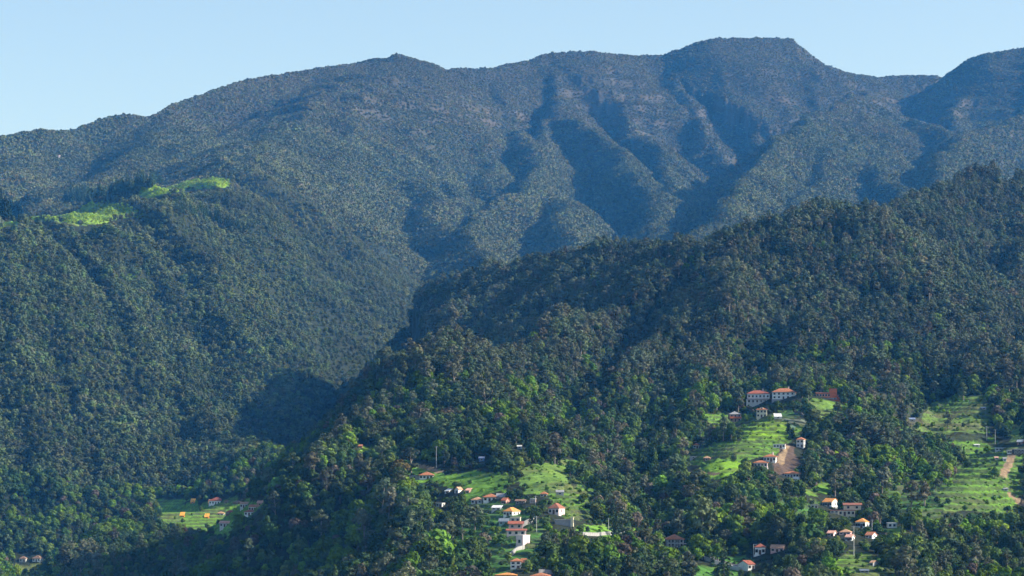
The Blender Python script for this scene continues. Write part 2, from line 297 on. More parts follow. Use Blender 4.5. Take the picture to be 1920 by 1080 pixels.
TRACKS_AND_SHADE = [([(1477,836),(1474,850),(1468,862),(1463,875),(1466,888)], 3.2, 'soil'), ([(1474,836),(1470,846),(1466,858),(1464,870)], 1.0, 'path'),
          ([(1900,844),(1897,855),(1892,868),(1886,880),(1880,890)], 1.5, 'path'), ([(1894,925),(1905,935),(1913,945),(1916,955)], 1.2, 'path'),
          ([(1700,1001),(1720,1003),(1745,1000),(1770,1002)], 1.6, 'path'), ([(1640,726),(1620,722),(1590,730)], 1.2, 'dark'),  # dark strip: hillside shade painted into the ground colour
          ([(1635,722),(1680,725),(1710,722)], 0.7, 'dark'), ([(757,868),(790,876),(826,886)], 1.0, 'path'),  # dark strip here continues that painted hillside shade
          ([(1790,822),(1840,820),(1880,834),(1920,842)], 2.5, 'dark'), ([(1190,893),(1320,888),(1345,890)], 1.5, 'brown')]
box = (gY > 850) & (gY < 2600)
for px, wd, cn in TRACKS_AND_SHADE:
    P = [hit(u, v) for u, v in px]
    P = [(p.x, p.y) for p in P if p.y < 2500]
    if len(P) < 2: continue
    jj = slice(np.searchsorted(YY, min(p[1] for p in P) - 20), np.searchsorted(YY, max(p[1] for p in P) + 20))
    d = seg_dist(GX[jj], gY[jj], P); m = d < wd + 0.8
    col[jj][m, :3] = COLS[cn]; TRACK_OR_SHADE[jj][d < wd + 4] = 1

def set_quads(me, co, q):
    me.vertices.add(len(co)); me.vertices.foreach_set("co", np.ascontiguousarray(co, dtype=np.float32).ravel())
    me.loops.add(q.size); me.loops.foreach_set("vertex_index", q.ravel().astype(np.int32))
    me.polygons.add(len(q)); me.polygons.foreach_set("loop_start", np.arange(0, q.size, q.shape[1], dtype=np.int32))
    me.update()

# ------------------------------------------------------------------ materials
def newmat(name, base, rough=0.85, spec=0.3, noise=None, bump=0.0):
    m = bpy.data.materials.new(name); m.use_nodes = True; n = m.node_tree; b = n.nodes["Principled BSDF"]
    b.inputs["Roughness"].default_value = rough; b.inputs["Specular IOR Level"].default_value = spec
    b.inputs["Base Color"].default_value = (*base, 1)
    if noise:
        sc, lo, hi_ = noise
        tc = n.nodes.new("ShaderNodeTexCoord"); ns = n.nodes.new("ShaderNodeTexNoise"); ns.inputs["Scale"].default_value = sc; ns.inputs["Detail"].default_value = 5
        mr = n.nodes.new("ShaderNodeMapRange"); mr.inputs[1].default_value = 0.3; mr.inputs[2].default_value = 0.7; mr.inputs[3].default_value = lo; mr.inputs[4].default_value = hi_
        hs = n.nodes.new("ShaderNodeHueSaturation"); hs.inputs["Color"].default_value = (*base, 1)
        n.links.new(tc.outputs["Object"], ns.inputs["Vector"]); n.links.new(ns.outputs[0], mr.inputs[0]); n.links.new(mr.outputs[0], hs.inputs["Value"]); n.links.new(hs.outputs[0], b.inputs["Base Color"])
        if bump:
            bp = n.nodes.new("ShaderNodeBump"); bp.inputs["Distance"].default_value = bump; n.links.new(ns.outputs[0], bp.inputs["Height"]); n.links.new(bp.outputs[0], b.inputs["Normal"])
    return m
def ground_mat():
    m = bpy.data.materials.new("hillside"); m.use_nodes = True; n = m.node_tree; b = n.nodes["Principled BSDF"]; b.inputs["Roughness"].default_value = 0.95; b.inputs["Specular IOR Level"].default_value = 0.1
    at = n.nodes.new("ShaderNodeAttribute"); at.attribute_name = "soil"
    g = n.nodes.new("ShaderNodeNewGeometry")
    n1_ = n.nodes.new("ShaderNodeTexNoise"); n1_.inputs["Scale"].default_value = 0.35; n1_.inputs["Detail"].default_value = 6; n1_.inputs["Roughness"].default_value = 0.7
    mr = n.nodes.new("ShaderNodeMapRange"); mr.inputs[1].default_value = 0.3; mr.inputs[2].default_value = 0.7; mr.inputs[3].default_value = 0.55; mr.inputs[4].default_value = 1.4
    mu = n.nodes.new("ShaderNodeVectorMath"); mu.operation = 'MULTIPLY'
    n.links.new(g.outputs["Position"], n1_.inputs["Vector"]); n.links.new(n1_.outputs[0], mr.inputs[0])
    n.links.new(at.outputs["Color"], mu.inputs[0]); n.links.new(mr.outputs[0], mu.inputs[1]); n.links.new(mu.outputs[0], b.inputs["Base Color"])
    n2_ = n.nodes.new("ShaderNodeTexNoise"); n2_.inputs["Scale"].default_value = 0.12; n2_.inputs["Detail"].default_value = 8
    n.links.new(g.outputs["Position"], n2_.inputs["Vector"])
    bp = n.nodes.new("ShaderNodeBump"); bp.inputs["Distance"].default_value = 4.0; bp.inputs["Strength"].default_value = 0.7
    n.links.new(n2_.outputs[0], bp.inputs["Height"]); n.links.new(bp.outputs[0], b.inputs["Normal"])
    return m
def leaf_mat(name):
    m = bpy.data.materials.new(name); m.use_nodes = True; n = m.node_tree; n.nodes.clear()
    at = n.nodes.new("ShaderNodeAttribute"); at.attribute_type = 'INSTANCER'; at.attribute_name = "tint"
    oi = n.nodes.new("ShaderNodeObjectInfo")
    tc = n.nodes.new("ShaderNodeTexCoord"); ns = n.nodes.new("ShaderNodeTexNoise"); ns.inputs["Scale"].default_value = 0.45; ns.inputs["Detail"].default_value = 3
    mr = n.nodes.new("ShaderNodeMapRange"); mr.inputs[1].default_value = 0.3; mr.inputs[2].default_value = 0.7; mr.inputs[3].default_value = 0.6; mr.inputs[4].default_value = 1.45
    mu = n.nodes.new("ShaderNodeVectorMath"); mu.operation = 'MULTIPLY'
    n.links.new(tc.outputs["Object"], ns.inputs["Vector"]); n.links.new(ns.outputs[0], mr.inputs[0])
    n.links.new(at.outputs["Color"], mu.inputs[0]); n.links.new(mr.outputs[0], mu.inputs[1])
    d = n.nodes.new("ShaderNodeBsdfDiffuse"); t = n.nodes.new("ShaderNodeBsdfTranslucent"); mx = n.nodes.new("ShaderNodeMixShader"); mx.inputs[0].default_value = 0.15
    n.links.new(mu.outputs[0], d.inputs[0]); n.links.new(mu.outputs[0], t.inputs[0])
    n.links.new(d.outputs[0], mx.inputs[1]); n.links.new(t.outputs[0], mx.inputs[2])
    o = n.nodes.new("ShaderNodeOutputMaterial"); n.links.new(mx.outputs[0], o.inputs[0])
    return m
M_leaf = leaf_mat("foliage"); M_bark = newmat("pale_bark", (0.22, 0.19, 0.16), 0.9, 0.1); M_bark2 = newmat("brown_bark", (0.09, 0.07, 0.055), 0.9, 0.1)

me = bpy.data.meshes.new("mountain_terrain")
idx = np.arange(H.size).reshape(H.shape)
set_quads(me, np.stack([GX, gY, H], -1).reshape(-1, 3), np.stack([idx[:-1, :-1], idx[:-1, 1:], idx[1:, 1:], idx[1:, :-1]], -1).reshape(-1, 4))
me.polygons.foreach_set("use_smooth", np.ones(len(me.polygons), dtype=bool))
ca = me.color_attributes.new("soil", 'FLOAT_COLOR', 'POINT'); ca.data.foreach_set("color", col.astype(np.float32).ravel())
me.materials.append(ground_mat())
ground = bpy.data.objects.new("mountain_terrain", me); C.objects.link(ground); ground["kind"] = "structure"

# ------------------------------------------------------------------ trees: leaf clumps round limbs
def clump_quads(rg, centers, radii, n, size, flat=0.8):
    c = np.asarray(centers); r = np.asarray(radii)
    wt = r ** 2; k = rg.choice(len(c), n, p=wt / wt.sum())
    d = rg.normal(size=(n, 3)); d[:, 2] = d[:, 2] * 0.9 + 0.25; d /= np.linalg.norm(d, axis=1)[:, None]
    rad = r[k] * rg.uniform(0.82, 1.06, n)
    p = c[k] + d * rad[:, None] * np.array([1, 1, flat])
    nrm = d + rg.normal(size=(n, 3)) * 0.24; nrm /= np.linalg.norm(nrm, axis=1)[:, None]
    t = np.cross(nrm, rg.normal(size=(n, 3))); t /= np.linalg.norm(t, axis=1)[:, None]; b = np.cross(nrm, t)
    s = size * rg.uniform(0.6, 1.4, n)[:, None]; e = rg.uniform(0.5, 1.0, n)[:, None]
    v = np.stack([p + t * s, p + b * s * e, p - t * s * 0.9, p - b * s * e * 0.8], 1)
    return v.reshape(-1, 3), np.arange(n * 4).reshape(n, 4)
def mesh_of(name, v, q, mat):
    me = bpy.data.meshes.new(name); set_quads(me, v, q); me.materials.append(mat); return me
def tubes(paths):
    V, Q = [], []
    for pts, r0, r1 in paths:
        pts = [Vector(p) for p in pts]; n = 5; base = len(V)
        for i, p in enumerate(pts):
            t = (pts[min(i + 1, len(pts) - 1)] - pts[max(i - 1, 0)]).normalized(); a = t.orthogonal().normalized(); b = t.cross(a)
            r = r0 + (r1 - r0) * i / (len(pts) - 1)
            for k in range(n): V.append(p + a * math.cos(k * 6.2832 / n) * r + b * math.sin(k * 6.2832 / n) * r)
        for i in range(len(pts) - 1):
            for k in range(n): Q.append([base + i * n + k, base + i * n + (k + 1) % n, base + (i + 1) * n + (k + 1) % n, base + (i + 1) * n + k])
    return np.array([list(v) for v in V]), np.array(Q)
def euc(seed, nq=620, size=0.62):                         # tall airy gum tree, 20 m
    rg = np.random.default_rng(seed); cs, rs, paths = [], [], []
    lean = rg.normal(size=2) * 0.8
    trunk = [(lean[0] * (z / 20) ** 2, lean[1] * (z / 20) ** 2, z) for z in (-1.5, 3, 7, 10, 14)]
    paths.append((trunk, 0.42, 0.12))
    for i in range(13):
        z = rg.uniform(5.0, 14.5); a = rg.uniform(0, 6.28); rr = rg.uniform(0.8, 3.8) * (1.08 - abs(z - 9) / 12)
        c = (lean[0] * (z / 20) ** 2 + math.cos(a) * rr, lean[1] * (z / 20) ** 2 + math.sin(a) * rr, z); cs.append(c); rs.append(rg.uniform(1.3, 2.3))
        if i % 2 == 0: paths.append(([(lean[0] * (z / 26) ** 2, lean[1] * (z / 26) ** 2, z - 3.0), (c[0] * 0.6, c[1] * 0.6, z - 1.2), c], 0.16, 0.05))
    cs.append((lean[0] * .6, lean[1] * .6, 15)); rs.append(1.7)
    v, q = clump_quads(rg, cs, rs, nq, size, 0.75); tv, tq = tubes(paths)
    return mesh_of("gum_crown", v, q, M_leaf), mesh_of("gum_trunk", tv, tq, M_bark)
def broad(seed, nq=540, size=0.6, h=9.0, wd=4.0):          # round broadleaf crown
    rg = np.random.default_rng(seed); cs, rs = [], []
    for i in range(11):
        a = rg.uniform(0, 6.28); z = rg.uniform(0.35, 0.85); rr = wd * rg.uniform(0.2, 0.72) * (1.15 - z * 0.5)
        cs.append((math.cos(a) * rr, math.sin(a) * rr, h * z)); rs.append(rg.uniform(1.2, 2.1))
    cs.append((0, 0, h * 0.86)); rs.append(1.7); cs.append((0, 0, h * 0.55)); rs.append(2.4)
    v, q = clump_quads(rg, cs, rs, nq, size, 0.85)
    paths = [([(0, 0, -1.5), (0.1, 0, h * 0.3), (0, 0.1, h * 0.6)], 0.35, 0.15)]
    for c in cs[:5]: paths.append(([(0, 0, h * 0.25), (c[0] * 0.6, c[1] * 0.6, c[2] * 0.75), c], 0.16, 0.05))
    tv, tq = tubes(paths)
    return mesh_of("broad_crown", v, q, M_leaf), mesh_of("broad_trunk", tv, tq, M_bark2)
def conifer(seed, nq=420, size=0.55, h=17.0):
    rg = np.random.default_rng(seed); cs, rs = [], []
    for i in range(16):
        z = 0.18 + 0.8 * i / 15; a = rg.uniform(0, 6.28) ; rr = (1 - z) * 2.6
        for s_ in (0, 2.1, 4.2): cs.append((math.cos(a + s_) * rr, math.sin(a + s_) * rr, h * z)); rs.append(0.5 + (1 - z) * 1.1)
    v, q = clump_quads(rg, cs, rs, nq, size, 0.6); tv, tq = tubes([([(0, 0, -1.5), (0, 0, h * 0.5), (0, 0, h * 0.97)], 0.3, 0.06)])
    return mesh_of("conifer_crown", v, q, M_leaf), mesh_of("conifer_trunk", tv, tq, M_bark2)
def blob(seed, nq, size, wd, h):                           # shrubs and distant crowns, one closed mound of leaf clumps
    rg = np.random.default_rng(seed); k = max(4, nq // 14); cs, rs = [], []
    for i in range(k):
        a = rg.uniform(0, 6.28); z = rg.uniform(0.15, 0.75); rr = wd * rg.uniform(0.1, 0.75) * (1.1 - z * 0.7)
        cs.append((math.cos(a) * rr, math.sin(a) * rr, h * z)); rs.append(wd * rg.uniform(0.28, 0.5))
    v, q = clump_quads(rg, cs, rs, nq, size, h / wd * 0.8)
    return mesh_of("shrub_crown", v, q, M_leaf)

KINDS = {
 'gum': [euc(101 + i) for i in range(4)],
 'broad': [broad(201), broad(202, h=8.0, wd=4.6), broad(203, h=10.5, wd=3.8), broad(204, h=7.0, wd=3.6)],
 'conifer': [conifer(301), conifer(302, h=14)],
 'shrub': [(blob(401, 110, 0.42, 1.9, 2.4), None), (blob(402, 110, 0.42, 2.3, 2.0), None)],
 'mid': [(blob(501, 170, 1.0, 4.8, 6.5), None), (blob(502, 170, 1.05, 5.6, 5.6), None), (blob(503, 170, 0.95, 4.2, 8.0), None)],
 'far': [(blob(601, 40, 1.7, 4.2, 2.6), None), (blob(602, 40, 1.8, 4.6, 2.3), None)],
}
# ---- where trees stand
vis_t = np.where(gY > 400, (H + 0.0) / np.maximum(gY, 1), -9); VM = np.maximum.accumulate(vis_t, axis=0)
cum = np.vstack([np.full((1, H.shape[1]), -9.0), VM[:-1]])
LATE = (H + 30.0) / np.maximum(gY, 1) - cum                # > 0: can show above what stands before it
def scatter_pts(cell, y0, y1, seed):
    a0, a1 = -0.205, 0.215
    xs = np.arange(a0 * y1, a1 * y1, cell); ys = np.arange(y0, y1, cell)
    X, Y = np.meshgrid(xs, ys); rg = np.random.default_rng(seed)
    X = (X + rg.uniform(-0.5, 0.5, X.shape) * cell).ravel(); Y = (Y + rg.uniform(-0.5, 0.5, Y.shape) * cell).ravel()
    m = (X > a0 * Y) & (X < a1 * Y) & (Y >= y0) & (Y < y1); X, Y = X[m], Y[m]
    i = np.clip(np.searchsorted(AA, X / xw(Y)) - 1, 0, len(AA) - 2); j = np.clip(np.searchsorted(YY, Y) - 1, 0, len(YY) - 2)
    Z = bil(H, AA, YY, X / xw(Y), Y); V = HV - F * Z / Y
    m = (LATE[j, i] > 0) & (V < 1160)
    return X[m], Y[m], Z[m], FID[j, i][m], TRACK_OR_SHADE[j, i][m], slope[j, i][m], rg
DN = np.array([f_[5] for f_ in FIELDS] + [1.0])
pal = lambda *c: np.array(c)
def tint_of(kindc, n, rg, sat=0.12):
    k = rg.integers(0, len(kindc), n); c = kindc[k] * rg.uniform(0.82, 1.2, (n, 1)) * (1 + rg.normal(size=(n, 3)) * sat * 0.5)
    return np.clip(c, 0.005, 1)
GUM = pal((0.075,0.10,0.055),(0.088,0.108,0.066),(0.065,0.09,0.048),(0.095,0.10,0.062))
BRO = pal((0.045,0.085,0.025),(0.06,0.10,0.03),(0.04,0.07,0.03),(0.09,0.14,0.03),(0.055,0.08,0.035))
LAU = pal((0.068,0.09,0.042),(0.058,0.082,0.036),(0.08,0.10,0.046),(0.065,0.08,0.046),(0.085,0.12,0.042))
BRN = pal((0.11,0.095,0.07),(0.095,0.08,0.06)); BRT = pal((0.17,0.28,0.03),(0.13,0.24,0.03)); SCR = pal((0.10,0.115,0.05),(0.11,0.115,0.055),(0.085,0.10,0.042)); HEA = pal((0.12,0.108,0.06),(0.105,0.105,0.055))
POOL = {k: [] for k in KINDS}                              # rows: x, y, z, scale, sx, rot, variant, r, g, b
def add(kind, X, Y, Z, s, sx, tint, rg):
    n = len(X)
    s = s * (0.50 + 1.0 * fbm(X / 26, Y / 26, 91, 2)) if kind != 'far' else s * 0.88
    tint = tint * ((0.40 + 1.2 * fbm(X / 48, Y / 48, 93, 3)) if kind != 'far' else (0.65 + 0.7 * fbm(X / 120, Y / 120, 93, 3)))[:, None]  # patchy leaf tint; its strong contrast also stands in for lit clumps
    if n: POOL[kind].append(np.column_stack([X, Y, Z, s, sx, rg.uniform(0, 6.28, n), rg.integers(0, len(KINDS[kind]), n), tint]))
def mixfield(X, Y, sc, seed): return fbm(X / sc, Y / sc, seed, 3)

# near slopes
X, Y, Z, fid, trk, sl_, rg = scatter_pts(6.2, 850, 2950, 1)
U = 960 + F * X / Y; V = HV - F * Z / Y
keep = (rg.uniform(size=len(X)) < DN[fid]) & (trk < 1)
X, Y, Z, U, V, fid = X[keep], Y[keep], Z[keep], U[keep], V[keep], fid[keep]
left_wall = (U < 780) & (Y > 1950)
gumness = mixfield(X, Y, 110, 81) + 0.35 * np.clip((Z - 60) / 120, -1, 1) + np.where(V < 720, 0.12, -0.10) - np.where(left_wall, 1.0, 0)
typ = np.where(gumness > 0.56, 0, 1)
r_ = rg.uniform(size=len(X)); typ = np.where((r_ < 0.12) & ~left_wall, 1 - typ, typ)
m = typ == 0
m &= rg.uniform(size=len(X)) < 0.8
add('gum', X[m], Y[m], Z[m] - 0.5, rg.uniform(0.55, 1.0, m.sum()), rg.uniform(0.9, 1.35, m.sum()), tint_of(GUM, m.sum(), rg), rg)
infield = fid >= 0
m = (typ == 1) & (Y < 2350)
bt = tint_of(BRO, m.sum(), rg); patch = mixfield(X[m], Y[m], 45, 83); b2 = tint_of(BRT, m.sum(), rg); b3 = tint_of(BRN, m.sum(), rg)
bt = np.where((patch > 0.66)[:, None], b2 * 0.6, bt); q_ = rg.uniform(size=m.sum()); bt = np.where((q_ < 0.05)[:, None], b2 * 0.8, bt); bt = np.where((q_ > 0.965)[:, None], b3, bt)
add('broad', X[m], Y[m], Z[m] - 0.6, rg.uniform(0.5, 1.15, m.sum()) * np.where(infield[m], 0.55, 1.0), rg.uniform(0.9, 1.2, m.sum()), bt, rg)
m = (typ == 1) & (Y >= 2350)
add('mid', X[m], Y[m], Z[m] - 0.6, rg.uniform(0.6, 1.25, m.sum()), rg.uniform(0.9, 1.3, m.sum()), tint_of(LAU, m.sum(), rg), rg)
m = (typ == 1) & (Y < 2350) & (rg.uniform(size=len(X)) < 0.02)
add('conifer', X[m] + 2, Y[m] + 1, Z[m] - 0.5, rg.uniform(0.6, 1.0, m.sum()), rg.uniform(0.9, 1.2, m.sum()), tint_of(BRO, m.sum(), rg) * 0.9, rg)
# undergrowth on the near slopes
X, Y, Z, fid, trk, sl_, rg = scatter_pts(4.2, 850, 2000, 2)
keep = (rg.uniform(size=len(X)) < np.where(fid >= 0, 0.42, 0.7)) & (trk < 1) & (fid != 9) & (fid != 3 + 7)
X, Y, Z, fid = X[keep], Y[keep], Z[keep], fid[keep]
t_ = tint_of(BRO, len(X), rg); fl = fid >= 0
t_ = np.where(fl[:, None], tint_of(pal((0.09,0.17,0.03),(0.12,0.22,0.03),(0.07,0.13,0.03)), len(X), rg), t_)
add('shrub', X, Y, Z - 0.3, np.where(fl, rg.uniform(0.25, 0.85, len(X)) ** 1.3, rg.uniform(0.7, 1.6, len(X))), rg.uniform(0.9, 1.3, len(X)), t_, rg)
# the left wall and the middle distance
X, Y, Z, fid, trk, sl_, rg = scatter_pts(7.4, 2950, 4300, 3)
keep = rg.uniform(size=len(X)) < DN[fid]; X, Y, Z = X[keep], Y[keep], Z[keep]
t_ = tint_of(LAU, len(X), rg); pt = mixfield(X, Y, 70, 85); t_ = np.where((pt > 0.74)[:, None], tint_of(BRT, len(X), rg) * 0.45, t_); hb_ = np.clip((Y - 3000) / 1200 + (mixfield(X, Y, 150, 86) - 0.5), 0, 1)[:, None]; t_ = t_ * (1 - hb_) + tint_of(SCR, len(X), rg) * hb_
add('mid', X, Y, Z - 0.6, rg.uniform(0.55, 1.1, len(X)) * (1 - 0.3 * np.clip((Y - 3300) / 900, 0, 1)), rg.uniform(0.9, 1.3, len(X)), t_, rg)
# the far range
X, Y, Z, fid, trk, sl_, rg = scatter_pts(5.7, 4300, 7500, 4)
keep = (rg.uniform(size=len(X)) < 0.98 - 0.55 * np.clip((sl_ - 1.15) * 2, 0, 1)); X, Y, Z = X[keep], Y[keep], Z[keep]
hn = np.clip((Z - 520) / 450 + (mixfield(X, Y, 400, 22) - 0.5) * 1.6, 0, 1)
t_ = np.where((rg.uniform(size=len(X)) < hn * 0.75)[:, None], tint_of(HEA, len(X), rg), tint_of(SCR, len(X), rg))
sc_ = rg.uniform(0.8, 1.6, len(X)) * (1.15 - 0.40 * np.clip((Z - 500) / 500, 0, 1))
add('far', X, Y, Z - 0.5, sc_, rg.uniform(0.9, 1.3, len(X)), t_, rg)
# bright young trees filling the two high clearings, dark conifers beside them
for fi, (k_, cell, y0, y1) in {25: ('mid', 4.6, 2500, 3900), 26: ('mid', 5, 3000, 4300), 28: ('mid', 4.6, 2500, 3400)}.items():
    X, Y, Z, fid, trk, sl_, rg = scatter_pts(cell, y0, y1, 40 + fi); m = fid == fi
    add(k_, X[m], Y[m], Z[m] - 0.5, rg.uniform(0.28, 0.5, m.sum()), rg.uniform(1, 1.3, m.sum()), tint_of(pal((0.19,0.31,0.03),(0.24,0.34,0.035)), m.sum(), rg), rg)
def strip(px, n, kind, s0, s1, pal_, lift=0, seed=5):
    rg = np.random.default_rng(seed); rows = []
    for i in range(n):
        t = rg.uniform(0, len(px) - 1.001); k = int(t); f_ = t - k
        u = px[k][0] * (1 - f_) + px[k + 1][0] * f_ + rg.normal() * 3; v = px[k][1] * (1 - f_) + px[k + 1][1] * f_ + rg.normal() * 2
        p = hit(u, v); rows.append((p.x, p.y, p.z))
    a_ = np.array(rows); add(kind, a_[:, 0], a_[:, 1], a_[:, 2] - 0.5, rg.uniform(s0, s1, n), rg.uniform(0.9, 1.2, n), tint_of(pal_, n, rg), rg)
strip([(0,412),(20,408),(45,408)], 60, 'conifer', 1.0, 1.6, pal((0.02,0.04,0.025)))
strip([(60,385),(90,378),(150,376),(170,382)], 30, 'conifer', 0.7, 1.1, pal((0.03,0.055,0.03)), seed=6)
strip([(130,380),(190,370),(250,358),(300,345)], 120, 'conifer', 0.8, 1.3, pal((0.045,0.075,0.035)), seed=7)
strip([(330,398),(370,405),(420,425),(470,445)], 60, 'conifer', 0.7, 1.1, pal((0.04,0.07,0.03)), seed=8)
strip([(983,968),(992,985),(1002,992)], 7, 'conifer', 0.5, 0.7, pal((0.03,0.055,0.025)), seed=20)
strip([(1022,982),(1032,990)], 5, 'conifer', 0.45, 0.6, pal((0.03,0.055,0.025)), seed=21)
strip([(1478,802),(1482,820),(1484,834)], 9, 'conifer', 0.28, 0.4, pal((0.025,0.045,0.02)), seed=22)
strip([(795,842),(810,848),(830,852),(850,850)], 9, 'gum', 1.0, 1.25, pal((0.07,0.10,0.05)), seed=23)
strip([(1500,1034),(1525,1030),(1550,1030),(1572,1024)], 34, 'broad', 0.42, 0.6, pal((0.26,0.29,0.04),(0.20,0.25,0.04)), seed=24)
strip([(812,1062),(824,1066),(832,1060)], 3, 'broad', 1.5, 1.9, pal((0.10,0.20,0.03)), seed=25)
strip([(1325,1012),(1328,1020)], 2, 'gum', 1.15, 1.2, pal((0.12,0.16,0.08)), seed=26)
strip([(900,862),(915,850),(925,856)], 5, 'broad', 1.2, 1.5, pal((0.09,0.15,0.045)), seed=27)
strip([(745,905),(752,900)], 2, 'broad', 1.0, 1.2, pal((0.16,0.14,0.05)), seed=28)
strip([(1336,772),(1345,768)], 2, 'broad', 1.2, 1.4, pal((0.12,0.22,0.03)), seed=29)
strip([(1080,1060),(1120,1050),(1160,1062),(1190,1075)], 40, 'broad', 0.6, 0.9, pal((0.11,0.12,0.06),(0.12,0.10,0.07)), seed=30)
for k in POOL: POOL[k] = np.vstack(POOL[k]) if POOL[k] else np.zeros((0, 10))
print({k: len(v) for k, v in POOL.items()})
# ------------------------------------------------------------------ houses, sheds, huts
WALLC = dict(white=(0.84,0.84,0.82), cream=(0.66,0.60,0.44), pink=(0.66,0.42,0.42), palepink=(0.72,0.58,0.58), orange=(0.62,0.17,0.06), grey=(0.32,0.33,0.35), pale=(0.55,0.56,0.55),
             rose=(0.48,0.27,0.22), blue=(0.12,0.24,0.5), dark=(0.10,0.10,0.10), brown=(0.2,0.13,0.09), green=(0.3,0.45,0.4))
ROOFC = dict(orange=(0.40,0.16,0.08), red=(0.33,0.105,0.065), bright=(0.62,0.27,0.08), brown=(0.27,0.11,0.07), tan=(0.46,0.27,0.17), grey=(0.28,0.29,0.31), white=(0.70,0.70,0.70), slate=(0.16,0.20,0.25),
             pink=(0.60,0.33,0.26), yellow=(0.85,0.42,0.06), bluegrey=(0.20,0.26,0.42), old=(0.22,0.14,0.10))
MW = {k: newmat("render_" + k, v, 0.85, 0.25, (0.9, 0.82, 1.08)) for k, v in WALLC.items()}
def tile_mat(k, base):
    m = newmat("roof_" + k, base, 0.8, 0.25, (1.3, 0.6, 1.3)); n = m.node_tree; b = n.nodes["Principled BSDF"]
    tc = n.nodes.new("ShaderNodeTexCoord"); wv = n.nodes.new("ShaderNodeTexWave"); wv.inputs["Scale"].default_value = 1.3; wv.inputs["Distortion"].default_value = 0.4
    bp = n.nodes.new("ShaderNodeBump"); bp.inputs["Distance"].default_value = 0.08; bp.inputs["Strength"].default_value = 0.6
    n.links.new(tc.outputs["Object"], wv.inputs["Vector"]); n.links.new(wv.outputs["Fac"], bp.inputs["Height"]); n.links.new(bp.outputs[0], b.inputs["Normal"])
    return m
MR = dict(MW); MR.update({k: tile_mat(k, v) for k, v in ROOFC.items()})
M_glass = newmat("window_glass", (0.02, 0.03, 0.04), 0.15, 0.5); M_frame = newmat("window_frame", (0.6, 0.6, 0.58), 0.6, 0.3)
M_wood = newmat("dark_door", (0.10, 0.06, 0.04), 0.7, 0.3); M_conc = newmat("concrete", (0.33, 0.33, 0.33), 0.9, 0.2, (0.7, 0.65, 1.2)); M_stone = newmat("stone", (0.13, 0.12, 0.11), 0.95, 0.1, (1.5, 0.5, 1.4))
M_metal = newmat("pole_metal", (0.45, 0.46, 0.47), 0.5, 0.4); M_asph = newmat("asphalt", (0.11, 0.11, 0.12), 0.9, 0.2, (0.5, 0.8, 1.2))
class MB:
    def __init__(s): s.v = []; s.f = []
    def box(s, x0, x1, y0, y1, z0, z1):
        b = len(s.v); s.v += [(x, y, z) for x in (x0, x1) for y in (y0, y1) for z in (z0, z1)]
        s.f += [tuple(b + i for i in f) for f in ((0,1,3,2),(4,6,7,5),(0,4,5,1),(2,3,7,6),(0,2,6,4),(1,5,7,3))]; return s
    def face(s, *pts): b = len(s.v); s.v += list(pts); s.f.append(tuple(range(b, b + len(pts)))); return s
    def poly(s, verts, faces): b = len(s.v); s.v += list(verts); s.f += [tuple(b + i for i in f) for f in faces]; return s
    def build(s, name, mat, parent=None, bevel=0):
        me = bpy.data.meshes.new(name); me.from_pydata(s.v, [], s.f); me.update(); me.materials.append(mat)
        o = bpy.data.objects.new(name, me); C.objects.link(o)
        if parent: o.parent = parent
        return o
def roof_mesh(kind, x0, x1, y0, y1, z, rh, e=0.55, th=0.22):
    X0, X1, Y0, Y1 = x0 - e, x1 + e, y0 - e, y1 + e; mb = MB()
    if kind == 'flat': return mb.box(x0 - 0.15, x1 + 0.15, y0 - 0.15, y1 + 0.15, z + 0.003, z + 0.3)
    if kind == 'mono':
        return mb.poly([(X0,Y0,z-0.1),(X1,Y0,z-0.1),(X1,Y1,z+rh),(X0,Y1,z+rh),(X0,Y0,z-0.1+th),(X1,Y0,z-0.1+th),(X1,Y1,z+rh+th),(X0,Y1,z+rh+th)], [(0,3,2,1),(4,5,6,7),(0,1,5,4),(1,2,6,5),(2,3,7,6),(3,0,4,7)])
    if kind == 'hip':
        w_, d_ = X1 - X0, Y1 - Y0; k = min(w_, d_) / 2 * 0.98; cy = (Y0 + Y1) / 2; cx = (X0 + X1) / 2
        a, b = ((X0 + k, cy), (X1 - k, cy)) if w_ >= d_ else ((cx, Y0 + k), (cx, Y1 - k))
        zt = z + rh; V = [(X0,Y0,z),(X1,Y0,z),(X1,Y1,z),(X0,Y1,z),(X0,Y0,z+th),(X1,Y0,z+th),(X1,Y1,z+th),(X0,Y1,z+th),(*a,zt),(*b,zt)]
        if w_ >= d_: Fc = [(4,5,9,8),(5,6,9),(6,7,8,9),(7,4,8)]
        else: Fc = [(4,5,8),(5,6,9,8),(6,7,9),(7,4,8,9)]
        return mb.poly(V, [(0,3,2,1),(0,1,5,4),(1,2,6,5),(2,3,7,6),(3,0,4,7)] + Fc)
    if kind == 'gable':      # ridge along x
        cy = (Y0 + Y1) / 2
        for (ya, yb) in ((Y0, cy), (Y1, cy)):
            mb.poly([(X0,ya,z),(X1,ya,z),(X1,yb,z+rh),(X0,yb,z+rh),(X0,ya,z+th),(X1,ya,z+th),(X1,yb,z+rh+th),(X0,yb,z+rh+th)], [(0,3,2,1),(4,5,6,7),(0,1,5,4),(1,2,6,5),(3,0,4,7)])
        return mb
    cx = (X0 + X1) / 2       # gablef: ridge along y, gable to the front
    for (xa, xb) in ((X0, cx), (X1, cx)):
        mb.poly([(xa,Y0,z),(xa,Y1,z),(xb,Y1,z+rh),(xb,Y0,z+rh),(xa,Y0,z+th),(xa,Y1,z+th),(xb,Y1,z+rh+th),(xb,Y0,z+rh+th)], [(0,3,2,1),(4,5,6,7),(0,1,5,4),(1,2,6,5),(3,0,4,7)])
    return mb
